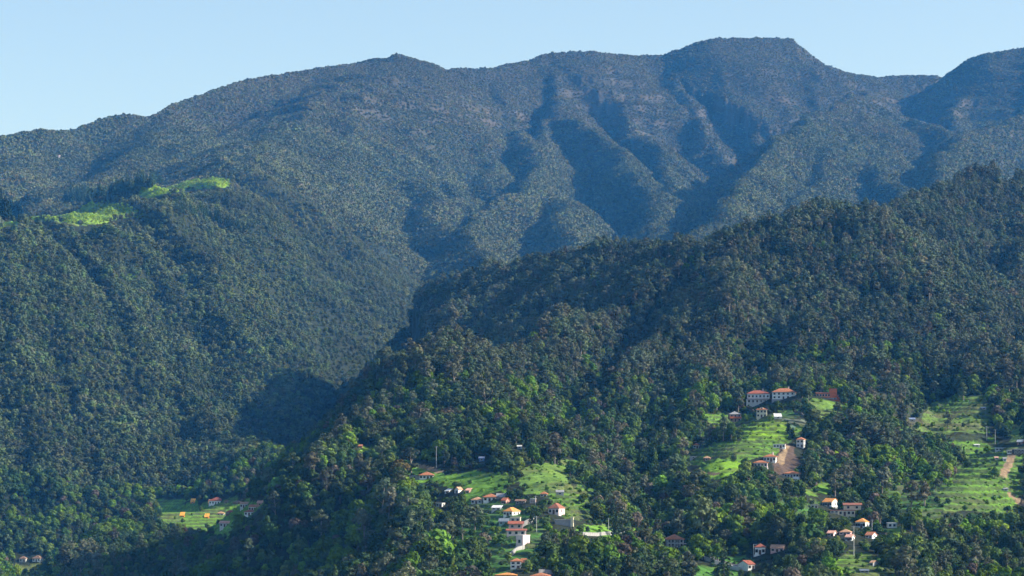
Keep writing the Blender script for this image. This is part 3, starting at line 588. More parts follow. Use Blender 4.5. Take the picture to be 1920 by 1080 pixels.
def window(root, x, y, z, w_, h_, axis, door=False):       # axis 'f' front, 'r' right side
    t = 0.06
    if axis == 'f':
        f_ = MB().box(x - w_/2 - .12, x + w_/2 + .12, y - t, y + 0.02, z - .12, z + h_ + .12); g_ = MB().box(x - w_/2, x + w_/2, y - t - .03, y - t + .02, z, z + h_)
    else:
        f_ = MB().box(x - 0.02, x + t, y - w_/2 - .12, y + w_/2 + .12, z - .12, z + h_ + .12); g_ = MB().box(x + t - .02, x + t + .03, y - w_/2, y + w_/2, z, z + h_)
    o = f_.build("door" if door else "window", M_frame, root); g_.build("door_leaf" if door else "pane", M_wood if door else M_glass, o)
LANDMARKS = []; FOOT = []
def block(root, x0, x1, y0, y1, z0, z1, wall, roof, rkind, rh, floors=1, nw=2, side=1, chim=False, band=None, e=0.55, dr=True):
    wb = MB().box(x0, x1, y0, y1, z0, z1)
    if rkind == 'gable':
        cy = (y0 + y1) / 2; hh = rh * (y1 - y0) / (y1 - y0 + 2 * e)
        for xx in (x0, x1): wb.face((xx, y0, z1), (xx, y1, z1), (xx, cy, z1 + hh))
    if rkind == 'gablef':
        cx = (x0 + x1) / 2; hh = rh * (x1 - x0) / (x1 - x0 + 2 * e)
        for yy in (y0, y1): wb.face((x0, yy, z1), (x1, yy, z1), (cx, yy, z1 + hh))
    wb.build("wall", MW[wall], root)
    rf = roof_mesh(rkind, x0, x1, y0, y1, z1 + 0.01, rh, e).build("roof", MR[roof], root)
    if chim:
        cx_ = x0 + (x1 - x0) * 0.7; cy_ = (y0 + y1) / 2 + 0.8
        MB().box(cx_ - .35, cx_ + .35, cy_ - .35, cy_ + .35, z1 + rh * 0.4, z1 + rh + 0.9).box(cx_ - .45, cx_ + .45, cy_ - .45, cy_ + .45, z1 + rh + 0.903, z1 + rh + 1.05).build("chimney", MW['white'], rf)
    base = max(z0, 0.0); fh = (z1 - base) / max(floors, 1); hw = min(1.35, fh * 0.5)
    for fl in range(floors):
        for k in range(nw):
            x = x0 + (x1 - x0) * (k + 0.5) / nw; isd = dr and fl == 0 and k == nw // 2
            if isd: window(root, x, y0, base + fh * fl + 0.05, 1.1, min(2.1, fh * 0.78), 'f', True)
            else: window(root, x, y0, base + fh * fl + fh * 0.33, 1.15, hw, 'f')
        for k in range(side):
            y = y0 + (y1 - y0) * (k + 0.5) / side; window(root, x1, y, base + fh * fl + fh * 0.33, 1.1, hw, 'r')
    if band: MB().box(x0 - .12, x1 + .12, y0 - 1.3, y0 - 0.005, base + fh * (floors - 1) - .15, base + fh * (floors - 1) + .05).box(x0 - .12, x1 + .12, y0 - 1.3, y0 - 1.22, base + fh * (floors - 1) + .053, base + fh * (floors - 1) + .95).build("balcony", MW[band] if band in MW else MR[band], root)
def H_(u, v, wpx, hpx, d, rk, rpx, wall, roof, fl, nw, short, label, rot=-14, side=1, chim=False, band=None, name="house", cat="house", fix=None, base=None, y0=880, y1=2600, group=None, dr=True, extra=None):
    p = hit(u, v, y0, y1); s = p.y / F; W_ = wpx * s; Hh = hpx * s; rh = rpx * s
    root = bpy.data.objects.new(name, None); C.objects.link(root); root.empty_display_size = 1
    root.location = (p.x, p.y, p.z + 0.0); root.rotation_euler = (0, 0, math.radians(rot))
    root["label"] = label; root["category"] = cat
    if group: root["group"] = group
    c_ = math.cos(math.radians(rot)); W_ = max((W_ - d * abs(math.sin(math.radians(rot)))) / c_, W_ * 0.6)
    zb = 0.0
    drop = max(0.0, p.z - min(float(gh(p.x - W_ / 2, p.y - 1)), float(gh(p.x + W_ / 2, p.y - 1))))
    if base: MB().box(-W_/2 - .3, W_/2 + .3, -0.6, d + .3, -4 - drop, 0.0).build("plinth", {'stone': M_stone, 'conc': M_conc}.get(base) or MW[base], root)
    block(root, -W_/2, W_/2, 0, d, -3.5 - drop if not base else 0.002, Hh, wall, roof, rk, rh, fl, nw, side, chim, band, e=0.55 if W_ > 6 else 0.3, dr=dr)
    if extra: extra(root, W_, d, Hh, s)
    LANDMARKS.append((u, v - hpx / 2, short)); FOOT.append((p.x, p.y, W_, d, u - wpx / 2, u + wpx / 2, v - hpx - rpx, v))
    return root
def wing(side, w, h, rk, rh, wall, roof, fl=1, nw=1, d=5, dy=0.6, z=0.0):
    def f_(root, W_, D, Hh, s):
        x0, x1 = (W_/2 + 0.003, W_/2 + w) if side == 'r' else (-W_/2 - w, -W_/2 - 0.003)
        block(root, x0, x1, dy, dy + d, -4, h, wall, roof, rk, rh, fl, nw, 1 if side == 'r' else 0, e=0.25, dr=False)
    return f_
def dormer(root, W_, D, Hh, s):
    rf = [c for c in root.children if c.name.startswith("roof")][0]
    MB().box(-1.0, 1.0, 0.6, 2.6, Hh + 0.5, Hh + 1.5).build("dormer", MW['cream'], rf); MB().box(-.5, .5, 0.54, 0.595, Hh + .7, Hh + 1.3).build("dormer_window", M_glass, rf)
def gallery(root, W_, D, Hh, s):                             # lower storey stands forward with an arcade
    zt = Hh * 0.47
    MB().box(-W_/2 - .6, W_/2 + 3.2, -3.6, -0.01, zt, zt + .22).build("terrace", MR['orange'], root)
    for i in range(8):
        x = -W_/2 - .3 + i * (W_ + 3) / 7; MB().box(x - .2, x + .2, -3.45, -3.05, -3.4, zt - .003).build("pillar", MW['white'], root)
    MB().box(-W_/2 - .5, W_/2 + 3.1, -2.0, -0.01, -4, zt - .003).build("lower_wall", MW['white'], root)
    for i in range(6): window(root, -W_/2 + 1.2 + i * W_ / 5.4, -2.0, zt * .35, 1.2, zt * .45, 'f')
# upper village on the right hill
H_(1422,758,44,19,8.5,'hip',7,'white','red',2,6,"the large white house","large white two-storey house with red hip roof and a long arcade below",rot=-6,side=2,chim=True,extra=gallery)
H_(1469,749,46,13,9,'hip',8,'white','orange',2,5,"the wide white house with a low roof","wide white two-storey house with orange hip roof right of the large arcaded house",rot=-10,side=2,chim=True,base='grey')
def modern(root, W_, D, Hh, s):
    block(root, W_*0.18, W_*0.55, -0.5, 6, 0.0, Hh + 2.6, 'orange', 'orange', 'flat', 0.1, 1, 0, 0, dr=False)
    block(root, W_*0.55 + .01, W_*1.0, 0.5, 6, -3, Hh * 0.55, 'orange', 'red', 'flat', 0.1, 1, 2, 1, dr=False)
    block(root, W_*0.25, W_*1.25, -9, -3, -6, -1.6, 'orange', 'orange', 'flat', 0.1, 1, 3, 1, dr=False)
    MB().box(W_*0.0, W_*0.3, -8, -0.52, -5, -1.2).build("retaining_wall", MW['orange'], root)
H_(1549,746,38,9,8,'mono',1.2,'orange','orange',1,7,"the terracotta villa","terracotta orange villa of stacked boxes with a long band of windows",rot=-4,side=1,dr=False,name="villa",base='grey',extra=modern)
H_(1379,791,23,14,8,'hip',6,'rose','grey',2,3,"the rose brown house","rose brown house with grey hip roof and an orange balcony band",rot=4,side=0,band='bright' if False else 'orange',base='grey')
H_(1428,785,22,15,7.5,'hip',5,'cream','orange',2,3,"the cream house with a dormer","cream two-storey house with orange hip roof and a small dormer",rot=-8,side=2,extra=dormer)
H_(1459,787,13,4,4.5,'mono',6,'pale','white',1,1,"the white mono-pitch shed","small shed under one bright white sloping roof beside the cream house",rot=0,side=0,name="shed",cat="shed",dr=False,base='stone')
H_(1305,841,12,6,5,'hip',4,'white','orange',1,2,"the tiny hip-roofed cottage","tiny white cottage with steep orange roof alone on the left terraces",rot=-10,name="cottage")
H_(1300,863,12,4,4,'flat',1,'grey','grey',1,1,"the grey ruin","low roofless-looking grey stone hut beside a small orange roof",rot=0,side=0,name="stone_hut",cat="hut",dr=False)
H_(1325,864,14,4,5,'hip',4.5,'brown','tan',1,1,"the low tan-roofed hut","low hut with a tan hip roof next to the bright field",rot=-10,name="hut",cat="hut")
H_(1500,840,19,15,6.5,'hip',5,'pale','orange',2,2,"the tall pale house","tall pale two-storey house with orange hip roof above the dirt road",rot=-16,side=2)
H_(1461,843,24,7,4,'flat',1.2,'white','pale',1,4,"the low white row","low white flat-roofed row with open bays left of the dirt road",rot=-10,side=1,name="outbuilding",cat="outbuilding")
H_(1443,866,27,9,7,'hip',6,'white','orange',1,4,"the close pair's upper house","white house with orange hip roof, upper one of the close pair",rot=-12,side=2,chim=True)
H_(1426,878,28,9,6,'hip',5,'palepink','orange',1,4,"the close pair's lower house","pale pink house with low orange roof, lower one of the close pair",rot=-8,side=1,base='white')
H_(1484,897,32,8,7,'hip',5,'white','orange',1,5,"the white bungalow","white bungalow with wide orange hip roof at the foot of the dirt road",rot=-12,side=2,base='white')
# lower village on the right
H_(1551,951,31,8,8,'gable',7,'white','bright',1,4,"the white gabled house","white house with bright orange gable roof and sunlit right gable",rot=-32,side=1,base='grey')
H_(1527,953,15,6,5,'flat',1,'pale','grey',1,2,"the small flat-roofed annex","small pale flat-roofed annex left of the white gabled house",rot=-5,side=0,name="annex",cat="outbuilding")
def maroon(root, W_, D, Hh, s):
    block(root, W_*0.06, W_*0.75, 1.5, 7, Hh + .31, Hh + 2.6, 'cream', 'brown', 'gable', 1.0, 1, 2, 0, dr=False)
    block(root, -W_/2, -W_*0.17, -1.5, -0.005, -4.5, Hh*0.98, 'cream', 'red', 'flat', 0.1, 2, 2, 1, dr=False)
H_(1580,968,48,10,7,'flat',1,'cream','red',1,6,"the maroon-banded house","long cream split-level house trimmed with maroon bands below the gabled house",rot=-4,side=1,extra=maroon)
H_(1613,991,30,11,8,'hip',7,'white','bright',1,4,"the white pyramid-roofed house","white house with bright orange pyramid roof above the roof cluster",rot=-24,side=1)
H_(1673,991,16,9,5,'flat',1,'white','white',1,2,"the white cube house","small white cube-shaped house alone on the bright green terrace",rot=0,side=0,base='stone',dr=False)
H_(1557,1006,20,5,6,'gable',5,'palepink','pink',1,2,"the lower cluster's left roof","pink-roofed low house at the left end of the lower roof cluster",rot=-20)
H_(1584,1004,26,5,6,'hip',6,'pink','tan',1,3,"the lower cluster's middle roof","tan-roofed house in the middle of the lower roof cluster",rot=-14)
H_(1591,1014,20,6,6,'gable',5,'white','pink',1,3,"the lower cluster's front roof","white house with pale pink roof in front of the lower roof cluster",rot=-20)
H_(1629,1010,22,5,6,'gable',6,'white','orange',1,2,"the lower cluster's right roof","orange-roofed house at the right end of the lower roof cluster",rot=-28)
H_(1425,1041,22,14,7,'hip',7,'white','red',1,3,"the red-peaked house","white house with a dark red peaked roof beside the road",rot=-6,side=0,base='white')
H_(1457,1038,30,7,7,'gable',6,'pink','tan',1,3,"the tan-roofed annex by the road","long low annex with tan roof behind the red-peaked white house",rot=-12,name="annex",cat="outbuilding")
H_(1409,1070,25,10,8,'gable',7,'white','red',1,2,"the gabled house by the road","white house with red gable roof at the bottom beside the road wall",rot=28,side=0)
def veranda(root, W_, D, Hh, s):
    for i in range(6): x = -W_/2 + .3 + i * (W_ - .6) / 5; MB().box(x - .15, x + .15, -2.2, -1.9, -3, Hh).build("pillar", MW['pale'], root)
    MB().box(-W_/2, W_/2 + 2.5, -2.3, -0.005, Hh * 0.42, Hh * 0.42 + .2).build("balcony", MW['pale'], root); MB().box(-W_/2 - .4, W_/2 + .4, -2.6, -.6, Hh + .02, Hh + .2).build("porch_roof", MR['orange'], root)
H_(1266,1026,32,14,8,'hip',10,'grey','orange',2,4,"the veranda house","shaded house with bright orange hip roof and a pillared veranda",rot=2,side=1,extra=veranda)
# village on the left spur
H_(799,899,28,7,7,'hip',7,'white','orange',1,4,"the white farmhouse","white farmhouse with orange hip roof on the green shelf",rot=-6,side=1,extra=wing('l',5.5,1.9,'flat',.2,'grey','slate',1,1))
H_(838,926,14,4,5,'mono',4,'pale','white',1,1,"the white-roofed shed","small shed with a sunlit white sloping roof, leftmost of three",rot=-20,name="shed",cat="shed")
H_(856,926,13,6,5,'gablef',5,'white','tan',1,1,"the little white barn","little white barn with brownish gable, middle of three sheds",rot=-24,side=0,name="barn",cat="shed")
H_(876,926,12,5,5,'mono',4,'rose','pink',1,1,"the pink-roofed shed","small shed with a pale pink roof, rightmost of three",rot=-14,name="shed",cat="shed")
H_(823,951,17,7,4,'flat',1,'pale','pale',1,2,"the flat-roofed cabin","pale flat-roofed cabin half hidden in bushes at the village's left edge",rot=-24,name="cabin",cat="cabin")
H_(893,945,24,7,7,'hip',6,'pale','tan',1,3,"the shaded tan-roofed house","shaded pale house with tan hip roof at the village's upper left",rot=-10)
H_(918,942,28,8,8,'hip',7,'white','orange',1,3,"the broad orange roof","house under the broadest orange roof at the top of the village",rot=-8,extra=wing('r',6,2.4,'gable',1.6,'grey','grey',1,1))
H_(944,945,14,6,6,'gable',5,'rose','red',1,2,"the small red-roofed house","small rose house with red roof right of the broad orange roof",rot=-20)
H_(930,957,20,4,5,'mono',4,'pale','white',1,2,"the long white roof","low shed with a long whitish roof left of the bright orange roof",rot=-10,name="shed",cat="shed")
H_(952,968,31,8,8,'hip',8,'white','bright',1,3,"the brightest orange roof","white house with the brightest orange hip roof in the village centre",rot=-28,side=2)
H_(966,981,20,10,5,'flat',1,'cream','cream',1,2,"the cream slit-windowed block","cream flat-roofed block with two slit windows above the pink house",rot=-4,side=0,dr=False)
H_(944,984,20,5,6,'gable',6,'green','slate',1,2,"the slate-roofed house","low house with dark slate gable roof left of the cream block",rot=-6)
H_(967,992,27,9,7,'gable',5,'pink','red',1,2,"the tall pink house","tall pink house with red roof, upper part of the stacked pink block",rot=-2,side=0,dr=False)
H_(968,1005,36,10,6,'mono',2,'palepink','red',1,3,"the middle pink storey","wide pale pink house with a red canopy in the middle of the stack",rot=-2,side=1,dr=False)
H_(974,1026,25,20,6,'flat',1,'palepink','palepink',1,1,"the pale pink cube","pale pink cube-shaped house with one window at the bottom of the stack",rot=-30,side=0,base='conc',dr=False)
H_(1038,965,31,11,8.5,'hip',10,'palepink','brown',1,3,"the brown pyramid roof","pale pink house with steep brown pyramid roof right of the village",rot=-20,side=1)
H_(1019,933,15,5,5,'hip',5,'grey','orange',1,2,"the pointed orange hut","small grey hut with pointed orange roof on the slope above the village",rot=-8,name="hut",cat="hut")
H_(999,944,11,7,4,'flat',1,'pink','white',2,2,"the small pink tower house","narrow pink two-storey house between dark cypress trees",rot=-4,side=0,dr=False)
H_(975,947,20,6,5,'gable',3,'dark','old',1,2,"the old brown-roofed house","old dark house with weathered brown roof above the village trees",rot=-8)
H_(1055,986,32,9,5,'flat',1,'grey','grey',1,0,"the grey concrete building","grey concrete flat-roofed building at the edge of the terraces",rot=-6,side=0,name="concrete_building",cat="building",dr=False,extra=wing('r',1.2,3.4,'flat',.1,'cream','cream',1,0,3,-.6))
H_(967,1068,22,13,7,'hip',6,'white','orange',2,2,"the left village's lowest house","white two-storey house with tan hip roof and a low right wing",rot=-4,side=0,extra=wing('r',4.2,2.3,'gable',1.6,'white','orange',1,2))
H_(948,1086,42,5,8,'hip',5,'pale','bright',1,4,"the bottom edge's wide roof","house cut by the bottom edge with a wide bright orange roof",rot=-8)
H_(1011,1086,36,5,8,'hip',6,'pale','orange',1,3,"the bottom edge's pointed roof","house cut by the bottom edge with a pointed orange roof, further right",rot=-8)
H_(903,866,10,5,4,'mono',3,'blue','bluegrey',1,1,"the blue-grey shed","small blue-grey shed among trees above the large field",rot=0,side=0,name="shed",cat="shed",dr=False)
H_(974,842,8,4,4,'mono',2,'pale','white',1,1,"the white shed at the wood's edge","tiny white-roofed shed at the edge of the wood above the fields",rot=0,side=0,name="shed",cat="shed",dr=False)
H_(1050,930,14,5,5,'gable',4,'grey','grey',1,1,"the shaded grey hut","grey hut standing in the deep shade right of the yellow-green field",rot=0,side=0,name="hut",cat="hut",dr=False)
H_(675,841,8,3,4,'gable',3,'rose','orange',1,1,"the lone hut on the dark ridge","lone hut with a small orange roof on the wooded ridge",rot=0,side=0,name="hut",cat="hut",dr=False)
# right edge
H_(1876,846,20,5,4,'flat',1,'pale','white',1,3,"the long pale outbuilding","long pale outbuilding on the upper terraces near the right edge",rot=-6,side=0,name="outbuilding",cat="outbuilding",dr=False)
H_(1893,852,9,6,4,'flat',.8,'white','white',1,2,"the little white cabin","little white cabin with two windows beside the tan footpath",rot=-4,side=0,name="cabin",cat="cabin",dr=False)
H_(1832,840,10,4,4,'mono',1.5,'pale','green' if False else 'white',1,1,"the greenish greenhouse","tiny pale shed with a light roof amid the upper terraces",rot=0,side=0,name="shed",cat="shed",dr=False)
H_(1914,855,26,10,8,'flat',1.2,'dark','pale',2,4,"the dark flat building","dark two-storey flat-roofed building cut by the right edge",rot=-2,side=0)
H_(1912,834,16,5,6,'gable',4,'rose','white',1,1,"the white roof at the right edge","rose coloured hut with a sunlit white roof at the right edge",rot=-20,side=0,name="hut",cat="hut")
H_(1884,866,7,4,4,'gable',3,'white','grey',1,1,"the tiny white hut on the terraces","tiny white hut with grey roof on the terraces below the cabin",rot=-4,side=0,name="hut",cat="hut",dr=False)
H_(1869,864,7,3,3,'mono',2,'palepink','pink',1,1,"the tiny pinkish hut","tiny pinkish hut left of the tiny white hut",rot=-4,side=0,name="hut",cat="hut",dr=False)
H_(1711,791,10,4,4,'gable',3,'grey','bluegrey',1,1,"the grey shed at the wood's edge","small blue-grey shed where the gum wood meets the terraces",rot=0,side=0,name="shed",cat="shed",dr=False)
H_(1651,727,4,3,3,'flat',.6,'white','white',1,1,"the white hut on the shade strip","tiny white hut on the dark strip of hillside shade",rot=0,side=0,name="hut",cat="hut",dr=False)
H_(1886,921,9,4,4,'mono',2,'pale','grey',1,1,"the terrace store","small pale store shed beside the lower footpath",rot=0,side=0,name="shed",cat="shed",dr=False)
H_(1845,769,8,3,4,'mono',2,'pale','bluegrey',1,1,"the shed in the upper shade","small grey shed in the shade at the top of the terraces",rot=0,side=0,name="shed",cat="shed",dr=False)
H_(1634,1062,10,5,5,'gable',4,'grey','tan',1,1,"the leaning grey barn","small grey barn with tan roof on the bottom right field",rot=-30,side=0,name="barn",cat="shed",dr=False)
H_(1621,1075,18,4,5,'mono',2,'grey','slate',1,2,"the dark low shed","dark low shed at the bottom of the right field",rot=-6,side=0,name="shed",cat="shed",dr=False)
# hamlet on the low spur to the left
L2 = dict(y0=1500, y1=3000)
H_(402,947,30,7,9,'hip',7,'white','red',1,4,"the big hamlet house","white house with the largest red roof in the left hamlet",rot=-24,side=2,**L2)
for u, v, a in ((361,944,"upper left of the four"),(394,947,"in front of the big red-roofed house"),(341,971,"lower left of the four"),(387,972,"lower right of the four")):
    H_(u,v,8.5,2,3.5,'mono',6.5,'orange','yellow',1,1,"the yellow hut "+("up left" if u==361 else "by the hamlet house" if u==394 else "down left" if u==341 else "down right"),"small hut with a steep glowing yellow roof, "+a,rot=-6,side=0,name="yellow_hut",cat="hut",dr=False,group="yellow huts on the hamlet terraces",**L2)
H_(424,944,10,3,5,'hip',3,'grey','old',1,1,"the old grey roof","small house with old grey-brown roof right of the big hamlet house",rot=-8,**L2)
H_(444,946,16,3,5,'hip',4,'brown','old',1,1,"the faded brown roof","low house with faded brown hip roof in the hamlet's back row",rot=-8,**L2)
H_(457,953,17,7,6,'gable',4,'pale','tan',1,3,"the pale hamlet house","pale house with tan roof left of the paler pair",rot=-10,**L2)
H_(473,958,17,7,6,'gable',4,'white','orange',1,3,"the white hamlet house","white house with striped orange roof beside the dark ridge",rot=-10,**L2)
H_(487,948,13,4,5,'gable',4,'rose','pink',1,1,"the hamlet's last roof","small rose house half hidden behind the dark ridge",rot=-10,**L2)
H_(467,968,20,7,6,'hip',5,'white','red',1,3,"the red-roofed hamlet house","white house with red hip roof at the hamlet's right front",rot=-6,**L2)
H_(413,966,14,3,5,'hip',4,'pale','tan',1,2,"the low tan hamlet roof","low house with tan hip roof in the middle of the hamlet",rot=-6,**L2)
H_(431,964,17,3,5,'hip',4.5,'brown','red',1,2,"the dull red hamlet roof","low brown house with dull red hip roof in the middle of the hamlet",rot=-6,**L2)
H_(421,989,21,7,6,'gable',4,'pale','pink',1,3,"the lowest hamlet house","pale house with long pink roof, lowest of the left hamlet",rot=-8,**L2)
H_(42,1056,14,6,6,'hip',5,'pale','old',1,2,"the left old valley house","old pale house with brown roof at the bottom left, left one of two",rot=-6,**L2)
H_(68,1055,18,6,6,'hip',6,'white','old',1,3,"the right old valley house","old white house with brown roof at the bottom left, right one of two",rot=-14,**L2)
H_(105,294,14,3,8,'flat',1,'palepink','tan',1,1,"the lone hut on the far slope","lone pinkish building high on the far left mountainside",rot=0,side=0,name="mountain_hut",cat="hut",dr=False,y0=3800,y1=7000)
print("HOUSEY", [round(f_[1]) for f_ in FOOT])

# poles, walls and the road
def pole(u, v, hpx, arm, label):
    p = hit(u, v); h_ = hpx * p.y / F; root = bpy.data.objects.new("utility_pole" if arm else "street_lamp", None); C.objects.link(root); root.location = p
    tv, tq = tubes([([(0, 0, -1), (0, 0, h_ * .5), (0, 0, h_)], 0.16, 0.10)]); m_ = mesh_of("pole", tv, tq, M_metal); o = bpy.data.objects.new("pole", m_); C.objects.link(o); o.parent = root
    if arm: MB().box(-.9, .9, -.06, .06, h_ - .5, h_ - .38).box(-.8, -.7, -.05, .05, h_ - .38, h_ - .2).box(.7, .8, -.05, .05, h_ - .38, h_ - .2).build("crossarm", M_metal, root)
    else: MB().box(-.05, 1.2, -.05, .05, h_ - .1, h_).build("lamp_arm", M_metal, root); MB().box(.9, 1.5, -.12, .12, h_ - .22, h_ - .103).build("lamp_head", M_metal, root)
    root["label"] = label; root["category"] = "utility pole" if arm else "street lamp"
for a in ((1511,912,28,1,"utility pole right of the white bungalow below the dirt road"),(1308,1040,22,0,"street lamp at the left bend of the road"),(1141,994,22,1,"utility pole on the grass shelf right of the left village"),
          (1601,1042,56,1,"tall utility pole below the white pyramid-roofed house"),(1413,1045,24,0,"street lamp left of the white house with a red peak"),(1004,948,18,1,"utility pole beside the narrow pink two-storey house"),
          (1850,828,26,1,"left utility pole of the pair on the shaded upper road"),(1866,834,28,1,"right utility pole of the pair on the shaded upper road"),(1618,968,22,1,"utility pole behind the long cream house"),
          (818,878,40,1,"slim utility pole in the wood above the white farmhouse"),(1006,1000,30,1,"utility pole right of the stacked pink houses"),(1635,1000,26,1,"utility pole right of the white pyramid-roofed house")): pole(*a)
def ribbon(name, px, wd, z0, z1, mat, off=0.0, y1=1700):
    P = [hit(u, v, 880, y1) for u, v in px]; Q = []
    for a_, b_ in zip(P[:-1], P[1:]):
        n = max(2, int((b_ - a_).length / 4)); Q += [a_.lerp(b_, k / n) for k in range(n)]
    Q.append(P[-1]); V = []; Fc = []
    for i, p in enumerate(Q):
        t = (Q[min(i + 1, len(Q) - 1)] - Q[max(i - 1, 0)]); t.z = 0; t.normalize(); nr = Vector((-t.y, t.x, 0))
        z = float(gh(p.x, p.y))
        for s_, zz in ((-1, z0), (1, z0), (1, z1), (-1, z1)):
            q = p + nr * (s_ * wd / 2 + off); V.append((q.x, q.y, z + zz))
        if i:
            b = 4 * (i - 1)
            for k in range(4): Fc.append((b + k, b + (k + 1) % 4, b + 4 + (k + 1) % 4, b + 4 + k))
    L_ = 4 * (len(Q) - 1); Fc += [(0, 3, 2, 1), (L_, L_ + 1, L_ + 2, L_ + 3)]
    mb = MB(); mb.v = V; mb.f = Fc; return mb.build(name, mat), P
rd, P = ribbon("road", [(1296,1034),(1318,1040),(1336,1050),(1358,1057),(1392,1066)], 6.5, -2.5, 0.5, M_asph); rd["kind"] = "structure"
rw, _ = ribbon("guard_wall", [(1308,1047),(1326,1053),(1340,1058),(1362,1064),(1388,1072)], 0.45, -3.5, 1.7, MW['pale']); rw["label"] = "pale guard wall curving along the valley side of the road"; rw["category"] = "wall"
for nm, px, hgt, mt, lb in (("retaining_wall", [(1345,766),(1378,768),(1400,769),(1440,769)], 2.4, M_stone, "dark stone retaining wall below the large white house"),
    ("retaining_wall", [(1490,776),(1510,783),(1530,787)], 1.8, M_stone, "dark stone retaining wall above the netted field"),
    ("retaining_wall", [(1632,1001),(1660,1006),(1700,1006),(1716,1003)], 1.8, M_stone, "stone retaining wall under the bright green terrace with the white cube"),
    ("retaining_wall", [(980,990),(994,984),(1006,978)], 2.2, M_conc, "light concrete wall climbing right of the stacked pink houses"),
    ("retaining_wall", [(1092,1004),(1120,1006),(1160,1003),(1172,998)], 1.5, M_conc, "grey concrete wall at the end of the grass shelf"),
    ("retaining_wall", [(948,1046),(965,1040),(983,1030)], 1.6, M_conc, "concrete ramp wall below the pale pink cube"),
    ("retaining_wall", [(1010,1076),(1040,1078),(1070,1078)], 1.6, M_conc, "pale wall at the bottom edge right of the left village")):
    o_, _ = ribbon(nm, px, 0.5, -1.5, hgt, mt, y1=2300); o_["label"] = lb; o_["category"] = "wall"

# the open fields stay open: crowns that would stand across them are thinned out
for k in POOL:
    P_ = POOL[k]
    if not len(P_) or k in ('far',): continue
    u = 960 + F * P_[:, 0] / P_[:, 1]; hh = {'gum': 16, 'broad': 9, 'conifer': 16, 'shrub': 2.4, 'mid': 8}[k]; kill = np.zeros(len(P_), dtype=bool); rg = np.random.default_rng(77)
    for i, f_ in enumerate(FIELDS):
        if f_[5] > 0.15: continue
        for fr_h in (0.95, 0.55):
            v = HV - F * (P_[:, 2] + P_[:, 3] * hh * fr_h) / P_[:, 1]
            vb = HV - F * P_[:, 2] / P_[:, 1]; inside_base = inpoly(u, vb, f_[0])
            kill |= inpoly(u, v, f_[0]) & ~inside_base & (P_[:, 1] < f_[2]) & (P_[:, 1] > 850) & (rg.uniform(size=len(P_)) < 0.96)
    POOL[k] = P_[~kill]
# nothing grows in the houses or across the line of sight to them that the photograph shows open
HK = dict(gum=16, broad=9, conifer=16, shrub=2.4, mid=8, far=3); WK = dict(gum=4, broad=4, conifer=2.5, shrub=2, mid=4.2, far=3)
FA = np.array(FOOT)
for k in POOL:
    P_ = POOL[k]
    if not len(P_) or k == 'far': continue
    kill = np.zeros(len(P_), dtype=bool); hw_ = P_[:, 3] * P_[:, 4] * WK[k]; u = 960 + F * P_[:, 0] / P_[:, 1]; vt = HV - F * (P_[:, 2] + P_[:, 3] * HK[k]) / P_[:, 1]; vb = HV - F * P_[:, 2] / P_[:, 1]; hp = hw_ * F / P_[:, 1]
    for x, y, w_, d_, u0, u1, v0, v1 in FOOT:
        kill |= (np.abs(P_[:, 0] - x) < w_ / 2 + hw_ * 0.7 + 1) & (P_[:, 1] > y - 3) & (P_[:, 1] < y + d_ + 3)
        kill |= (u + hp > u0 + 1) & (u - hp < u1 - 1) & (P_[:, 1] < y) & (P_[:, 1] > y - 420) & (vt < v1 - 1) & (vb > v0)
    POOL[k] = P_[~kill]

# ---- the trees that show largest stand as things of their own
INFO = dict(gum=("eucalyptus_tree", "tree", 16), broad=("broadleaf_tree", "tree", 9), conifer=("conifer_tree", "tree", 16), shrub=("shrub", "shrub", 2.4))
cand = []
for k in ('gum', 'broad', 'conifer'):
    P_ = POOL[k]; u = 960 + F * P_[:, 0] / P_[:, 1]; v = HV - F * P_[:, 2] / P_[:, 1]; h_ = P_[:, 3] * INFO[k][2] * F / P_[:, 1]
    i = np.clip(np.searchsorted(AA, P_[:, 0] / P_[:, 1]) - 1, 0, len(AA) - 2); j = np.clip(np.searchsorted(YY, P_[:, 1]) - 1, 0, len(YY) - 2)
    seen = (P_[:, 2] + 0.6 * h_ * P_[:, 1] / F) / P_[:, 1] > cum[j, i] + 0.001
    ok = seen & (u > 5) & (u < 1915) & (v - h_ * 0.7 < 1075) & (v < 1130)
    ar = h_ * h_ * (0.5 if k == 'gum' else 1.0)
    for q_ in np.nonzero(ok)[0]: cand.append((ar[q_], k, q_))
cand.sort(key=lambda c: -c[0])
chosen = {k: [] for k in KINDS}
for a_, k, q_ in cand[:285]: chosen[k].append(q_)
shr = POOL['shrub']; o_ = np.argsort(shr[:, 1]); chosen['shrub'] = [int(q_) for vn in range(2) for q_ in [i for i in o_ if int(shr[i, 6]) == vn][:2]]
for k in ('gum', 'broad', 'conifer'):                       # each variant must be among them once
    have = {int(POOL[k][q_, 6]) for q_ in chosen[k]}
    for vn in range(len(KINDS[k])):
        if vn not in have: chosen[k].append(int(np.nonzero(POOL[k][:, 6] == vn)[0][0]))
def tint_word(t):
    r, g, b = t
    if r > g * 0.98: return "brownish"
    if g > 0.13: return "bright green"
    if r > g * 0.82: return "grey-green"
    return "dark green" if g < 0.08 else "mid green"
SRC = {k: [None] * len(v) for k, v in KINDS.items()}
used = {}
tree_rows = []
